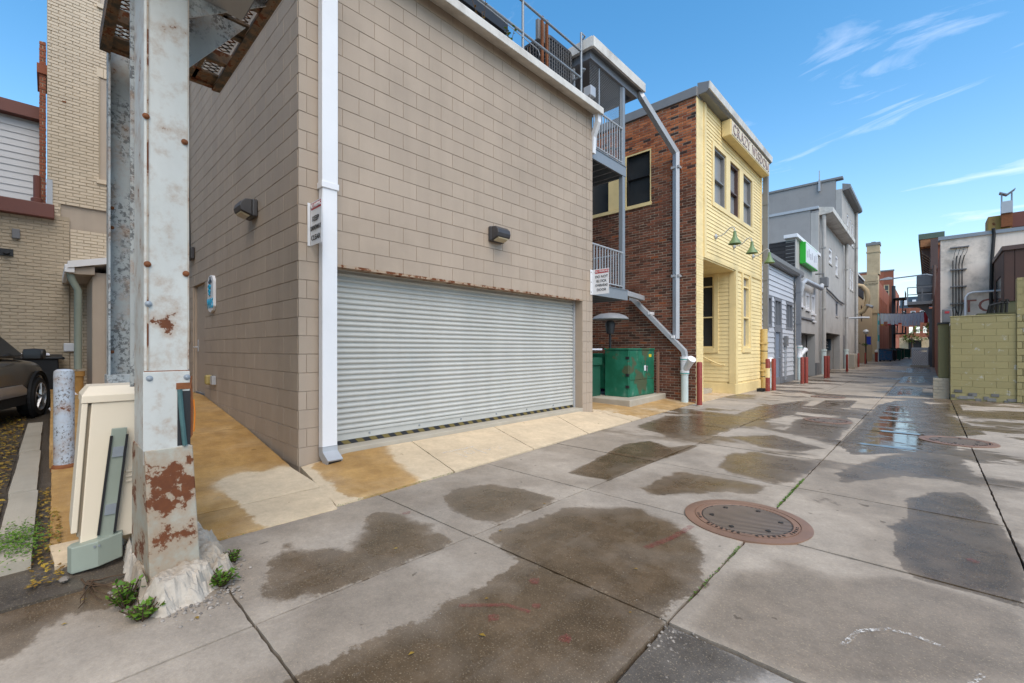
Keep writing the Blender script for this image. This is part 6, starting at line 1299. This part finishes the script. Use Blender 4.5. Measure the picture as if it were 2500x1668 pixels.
for z in (.36,.70): 
    m=MB(); m.box(-3.569,-3.562,.195,.245,z-.03,z+.03); m.v=[(x,y_+.10*z_,z_) for x,y_,z_ in m.v]; m.build('clip',M['galv'],br)
MB().prism([(-3.61,.075,.03),(-3.56,.09,.03),(-3.53,.20,.045),(-3.56,.31,.06),(-3.61,.315,.06),(-3.65,.30,.06),(-3.65,.09,.03)],(0,0,.15)).build('base_shroud',M['greencab'],uc,bevel=.005)
for y in (.185,.205): MB().lathe([(.006,0),(.006,.006)],(-3.531,y,.17),8,'x').build('bolt',M['galv'],uc)
for k in range(3): lean(MB().box(-3.598,-3.59,.295,.325,.50+k*.03,.512+k*.03)).build('vent_slot',M['beigecab'],uc)
# pale blue bollard
bo=empty('steel_pipe_bollard',(-6.1,.105,.18),'chipped pale blue steel pipe bollard beside the walkway','bollard')
MB().lathe([(.074,-.1),(.074,.90),(.070,.93),(.05,.945),(.02,.948)],(-6.1,.105,.18),24).build('pipe',M['bluebol'],bo,smooth=True)
MB().lathe([(.095,-.03),(.088,.012),(.075,.03)],(-6.1,.105,.18),20).build('rust_collar',M['rusty'],bo)
# ------------------------------------------------------------------ manhole covers
def manhole(x,y,r,label,rot=0.0,worn=True):
    o=empty('manhole_cover',(x,y,0),label,'manhole cover','cast iron manhole covers')
    MB().lathe([(r*1.03,-.02),(r*1.03,.0075),(r*.97,.011),(r*.86,.011),(r*.855,.004),(r*.84,.004)],(x,y,0),56).build('frame',M['iron'],o,smooth=True)
    MB().lathe([(r*.838,-.01),(r*.838,.0105),(r*.745,.0105),(r*.74,.006),(r*.73,.006)],(x,y,0),56).build('rim',M['iron'],o,smooth=True)
    MB().lathe([(r*.735,-.01),(r*.735,.0065)],(x,y,0),48).build('recess',M['irond'],o)
    m=MB(); rr_=r*.715; n_=26; ca,sa_=math.cos(rot),math.sin(rot)
    for k in range(n_):
        v=-rr_+(k+.5)*2*rr_/n_; h=math.sqrt(max(0,rr_*rr_-v*v)); w=rr_/n_*.5
        if h<.02: continue
        q=[(-h,v-w),(h,v-w),(h,v+w),(-h,v+w)]
        q=[(x+a*ca-b*sa_,y+a*sa_+b*ca) for a,b in q]; m.prism([(a,b,.0066) for a,b in q],(0,0,.0018))
    m.build('tread_rib',M['ironw'],o)
    for k in range(6): a=k*1.047+.4; MB().lathe([(.018,0),(.018,.007),(.010,.007)],(x+math.cos(a)*r*.56,y+math.sin(a)*r*.56,.0066),10).build('pick_hole',M['irond'],o)
    m=MB()
    for k in range(26):
        if k in (3,4,12,13,20): continue
        a=-2.7+k*.115; c,s_=math.cos(a+math.pi*.0),math.sin(a); w=.010+.004*(k%3)
        for dr,hh in ((.782,.007),(.806,.006)) if k%2 else ((.794,.018),):
            px,py=x+c*r*dr,y+s_*r*dr; t=Vector((-s_,c,0))*w/2; n_=Vector((c,s_,0))*hh/2; p=Vector((px,py,.0107)); m.prism([p-t-n_,p+t-n_,p+t+n_,p-t+n_],(0,0,.004))
    m.build('raised_marks',M['irond'],o,kind='stuff'); return o
manhole(-1.03,3.715,.425,'large rusty round manhole cover with ribbed centre in the foreground',rot=.9)
manhole(-1.36,9.9,.36,'round manhole cover in the middle of the alley beyond the foreground one',.4)
manhole(.30,8.95,.40,'wet manhole cover at the right side of the alley near the olive wall',.2)
manhole(-2.02,14.8,.38,'farthest manhole cover in front of the yellow building',.7)
# ------------------------------------------------------------------ markings on the ground
def flat(name,pts,mat,z,label,cat,w=None,group=None):
    m=MB()
    for poly in pts: m.prism([(x,y,z) for x,y in poly],(0,0,.0012))
    return m.build(name,mat,label=label,cat=cat,group=group)
def ribbon(pts,w):
    out=[]
    for (a,b) in zip(pts[:-1],pts[1:]):
        d=Vector((b[0]-a[0],b[1]-a[1])).normalized(); n=Vector((-d.y,d.x))*w/2
        out.append([(a[0]+n.x,a[1]+n.y),(b[0]+n.x,b[1]+n.y),(b[0]-n.x,b[1]-n.y),(a[0]-n.x,a[1]-n.y)])
    return out
def chalk(t_): return t_
tch=NT('chalk_on_concrete'); al_=tch.math('MULTIPLY',tch.ramp(tch.noise(60,6,.75),.46,.70),.7); tr_=tch.N.new('ShaderNodeBsdfTransparent'); mx=tch.N.new('ShaderNodeMixShader'); tch.fin((.80,.77,.72),.95); tch.L.new(al_,mx.inputs[0]); tch.L.new(tr_.outputs[0],mx.inputs[1]); tch.L.new(tch.b.outputs[0],mx.inputs[2]); tch.L.new(mx.outputs[0],tch.o.inputs[0])
trd=NT('red_spray_on_concrete'); al_=trd.math('MULTIPLY',trd.ramp(trd.noise(25,6,.8),.30,.80),.38); tr_=trd.N.new('ShaderNodeBsdfTransparent'); mx=trd.N.new('ShaderNodeMixShader'); trd.fin((.30,.055,.05),.8); trd.L.new(al_,mx.inputs[0]); trd.L.new(tr_.outputs[0],mx.inputs[1]); trd.L.new(trd.b.outputs[0],mx.inputs[2]); trd.L.new(mx.outputs[0],trd.o.inputs[0])
def zc(x,y): return zap(x,y)+.004
m=MB()
for pts,w in (([(-4.27,3.28),(-4.27,3.78)],.045),([(-4.20,3.42),(-3.98,3.42)],.03),([(-4.18,3.55),(-4.08,3.52),(-4.05,3.60),(-4.14,3.64),(-4.18,3.57)],.025),([(-4.2,3.72),(-3.95,3.72)],.025),([(-4.12,3.80),(-4.04,3.86),(-4.12,3.92)],.025),([(-4.10,3.95),(-4.02,4.02),(-4.1,4.08)],.02)):
    for q in ribbon(pts,w): m.add([(x,y,zc(x,y)) for x,y in q]+[(x,y,zc(x,y)+.0012) for x,y in q],[(3,2,1,0),(4,5,6,7),(0,1,5,4),(1,2,6,5),(2,3,7,6),(3,0,4,7)])
m.build('chalk_writing',tch.m,label='smudged white chalk writing on the apron before the roller door',cat='chalk mark')
def blob(cx,cy,rx,ry,n=14): return [(cx+rx*math.cos(k*6.283/n)*random.uniform(.7,1.2),cy+ry*math.sin(k*6.283/n)*random.uniform(.7,1.2)) for k in range(n)]
flat('red_spray_streak',ribbon([(-1.36,2.72),(-1.30,3.0),(-1.28,3.30)],.045),trd.m,.0045,'faded red spray paint streak on the wet slab left of the manhole','paint mark')
for i,(x,y,r,l) in enumerate(((-1.20,1.62,.03,'small bright red paint dot near the bottom of the wet slab'),(-1.55,1.5,.028,'faint red paint dot left of the bright red dot'),(-1.62,1.9,.03,'red paint dot near the middle joint of the wet slab'),(-1.46,1.72,.02,'short red smear right of the middle joint'),(.20,3.95,.03,'red paint dot on the dark wet patch at right'),(-3.05,1.98,.03,'pink paint speck near the apron edge'))): flat('red_paint_dot',[blob(x,y,r,r*1.2)],trd.m,.0045,l,'paint mark')
flat('red_smear',ribbon([(-1.75,1.45),(-1.58,1.62),(-1.45,1.66)],.025),trd.m,.0046,'long faint red smear across the wet foreground slab','paint mark')
flat('white_scuff',ribbon([(-.28,2.42),(-.24,2.60),(-.14,2.72),(-.05,2.74),(.05,2.72)],.02),tch.m,.0045,'curved white scuff on the damp slab at lower right','scuff mark')
flat('white_scuff',ribbon([(.16,2.60),(.12,2.50),(.13,2.42)],.02),tch.m,.0045,'short white scuff at the lower right corner','scuff mark')
# ------------------------------------------------------------------ plants, leaves, pebbles, twigs
weed('joint_weed',(-2.98,.275,.0),.13,26,.036,'bright green weed against the left edge of the crumbling footing','weeds around the post',spread=.09)
weed('joint_weed',(-2.78,.315,.0),.09,20,.034,'green weed at the nearest corner of the crumbling footing','weeds around the post',spread=.09)
weed('joint_weed',(-2.86,.665,.0),.09,22,.032,'leafy weed right of the crumbling footing','weeds around the post',spread=.08)
weed('joint_weed',(-3.12,.79,.0),.07,16,.026,'small weed behind the crumbling footing beside the walkway','weeds around the post',spread=.07)
def scatter(name,mat,n,fn,lab=None,cat=None,kind='stuff',sz=(.02,.04),up=.35,parent=None):
    m=MB()
    for i in range(n):
        x,y,z=fn(); a=random.uniform(0,6.28); l=random.uniform(*sz); d=Vector((math.cos(a),math.sin(a),random.uniform(-up,up))).normalized(); s=Vector((-d.y,d.x,random.uniform(-up,up))).normalized(); p=Vector((x,y,z+.004+l*.25))
        m.add([p-d*l*.5,p+s*l*.28,p+d*l*.5,p-s*l*.28],[(0,1,2),(0,2,3)])
    return m.build(name,mat,label=lab,cat=cat,kind=kind)
U=random.uniform
scatter('fallen_leaves',M['leafy'],2600,lambda:(lambda x,y:(x,y,zlot(x,y)+.012))(-U(4.2,11.5),-.26-abs(random.gauss(0,.5))),'litter of yellow fallen leaves on the parking lot edge','leaves',sz=(.02,.06))
scatter('gutter_leaves',M['leafy'],500,lambda:(lambda x,y:(x,y,zlot(x,y)+.0))(-U(3.5,5.8),U(-.08,.06)),'line of fallen leaves between the kerb and the walkway','leaves',sz=(.015,.04))
scatter('clover',M['leafg'],1800,lambda:(-4.25+random.gauss(0,.18),-.14+random.gauss(0,.07),.07+U(0,.04)),'bright lime clover patch over the end of the kerb','ground cover',sz=(.010,.022),up=.6)
scatter('joint_moss',M['leafg'],420,lambda:(-.92+random.gauss(0,.006),U(4.2,5.3),-.012+U(0,.012)),'green moss in the joint beyond the manhole','moss',sz=(.01,.02),up=.8)
scatter('joint_moss',M['leafg'],160,lambda:(-.92+random.gauss(0,.006),random.choice((U(2.3,3.1),U(2.9,3.2))),-.016+U(0,.01)),'sparse green moss in the joint before the manhole','moss',sz=(.008,.016),up=.8)
scatter('apron_joint_moss',M['leafg'],260,lambda:(lambda y:(xe(y)+random.gauss(0,.008),y,-.01+U(0,.012)))(U(.8,3.0)),'thin green moss along the joint between walkway and alley','moss',sz=(.008,.016),up=.8)
lf=MB().add([(-.022,0,0),(-.004,.012,.006),(.022,0,.003),(-.004,-.012,.006),(-.03,0,.0)],[(0,1,2),(0,2,3)]).build('fallen_leaf',M['leafy'])
LV=[(-1.69,1.59,'fallen leaf in the middle of the big wet foreground patch'),(-1.62,1.08,'fallen leaf lowest on the big wet patch, left of centre'),(-1.49,1.37,'curled leaf below the red smear on the wet slab'),(-1.08,2.0,'yellow leaf beside the slab corner near the asphalt patch'),(-2.25,2.25,'tiny leaf beside the four-slab joint in the centre'),(-2.55,1.58,'small leaf on the wet patch left of the long joint'),(-1.27,2.42,'yellow leaf on the wet slab below the red streak'),(-2.37,2.9,'tiny leaf on the small oval wet patch before the apron'),(-2.6,.5,'leaf on the dry slab just right of the post footing'),(-3.0,.05,'leaf on the dark damp concrete at the lower left'),(-3.22,.13,'leaf beside the dead twigs left of the footing')]
for i,(x,y,l) in enumerate(LV):
    o=lf if i==0 else lf.copy()
    if i: COL.objects.link(o)
    o.location=(x,y,.006); o.rotation_euler=(0,0,U(0,6.3)); o.scale=(U(.5,.95),)*3
    tag(o,l,'leaf','stray fallen leaves')
def pebbles(name,n,fn,label,sz=(.006,.02)):
    m=MB()
    for i in range(n):
        x,y,z=fn(); s=U(*sz); ns=6; b=len(m.v); k=[U(.7,1.2) for _ in range(ns)]
        for zz_,f in ((0,.9),(s*.5,1.0),(s*.9,.55)): m.v+=[(x+math.cos(q*6.283/ns)*s*k[q]*f,y+math.sin(q*6.283/ns)*s*k[q]*f,z+zz_) for q in range(ns)]
        for l in range(2): m.f+=[(b+l*ns+q,b+l*ns+(q+1)%ns,b+(l+1)*ns+(q+1)%ns,b+(l+1)*ns+q) for q in range(ns)]
        m.f.append(tuple(b+2*ns+q for q in range(ns)))
    return m.build(name,M['pebble'],label=label,cat='gravel',kind='stuff')
pebbles('footing_rubble',320,lambda:(lambda a,r:(-3.25+math.cos(a)*r*.55,.53+math.sin(a)*r*.26,.0))(U(-1.7,1.7),.9+abs(random.gauss(0,.16))),'crumbs of concrete rubble around the post footing',sz=(.002,.011))
pebbles('corner_gravel',90,lambda:(-.86+random.gauss(0,.06),1.96+random.gauss(0,.09),-.012),'gravel collected at the corner of the asphalt patch',sz=(.002,.009))
pebbles('loose_gravel',140,lambda:(U(-4.2,-1.0),U(.0,3.6),.003),'stray bits of grit on the foreground slabs',sz=(.0012,.0035))
for (x,y,z,s,l) in ((-2.86,.36,.0,.045,'flat grey stone at the near corner of the footing'),(-3.95,.32,.03,.04,'pale stone between the pedestal and the post'),(-3.5,.06,.03,.035,'grey stone on the dark asphalt at lower left')):
    m=MB(); m.lathe([(s*.8,0),(s,s*.25),(s*.7,s*.5),(s*.2,s*.58)],(x,y,z),9); m.v=[(a+U(-.006,.006),y+(b-y)*.65,c) for a,b,c in m.v]; m.build('stone',M['pebble'],label=l,cat='stone',smooth=True)
tw=MB(); 
for k in range(7):
    p=Vector((-3.45+U(-.05,.1),.14+U(-.04,.08),.02)); pts=[p]
    a=U(-.4,.6)
    for q in range(4): a+=U(-.5,.5); p=p+Vector((math.cos(a)*.085,math.sin(a)*.05,U(-.004,.012))); pts.append(Vector((p.x,p.y,max(.012,p.z))))
    tw.tube(pts,.004,5,radii=[.005,.004,.0035,.003,.002])
tw.build('dead_twigs',M['twig'],label='small dead branched twigs on the asphalt left of the footing',cat='twigs')
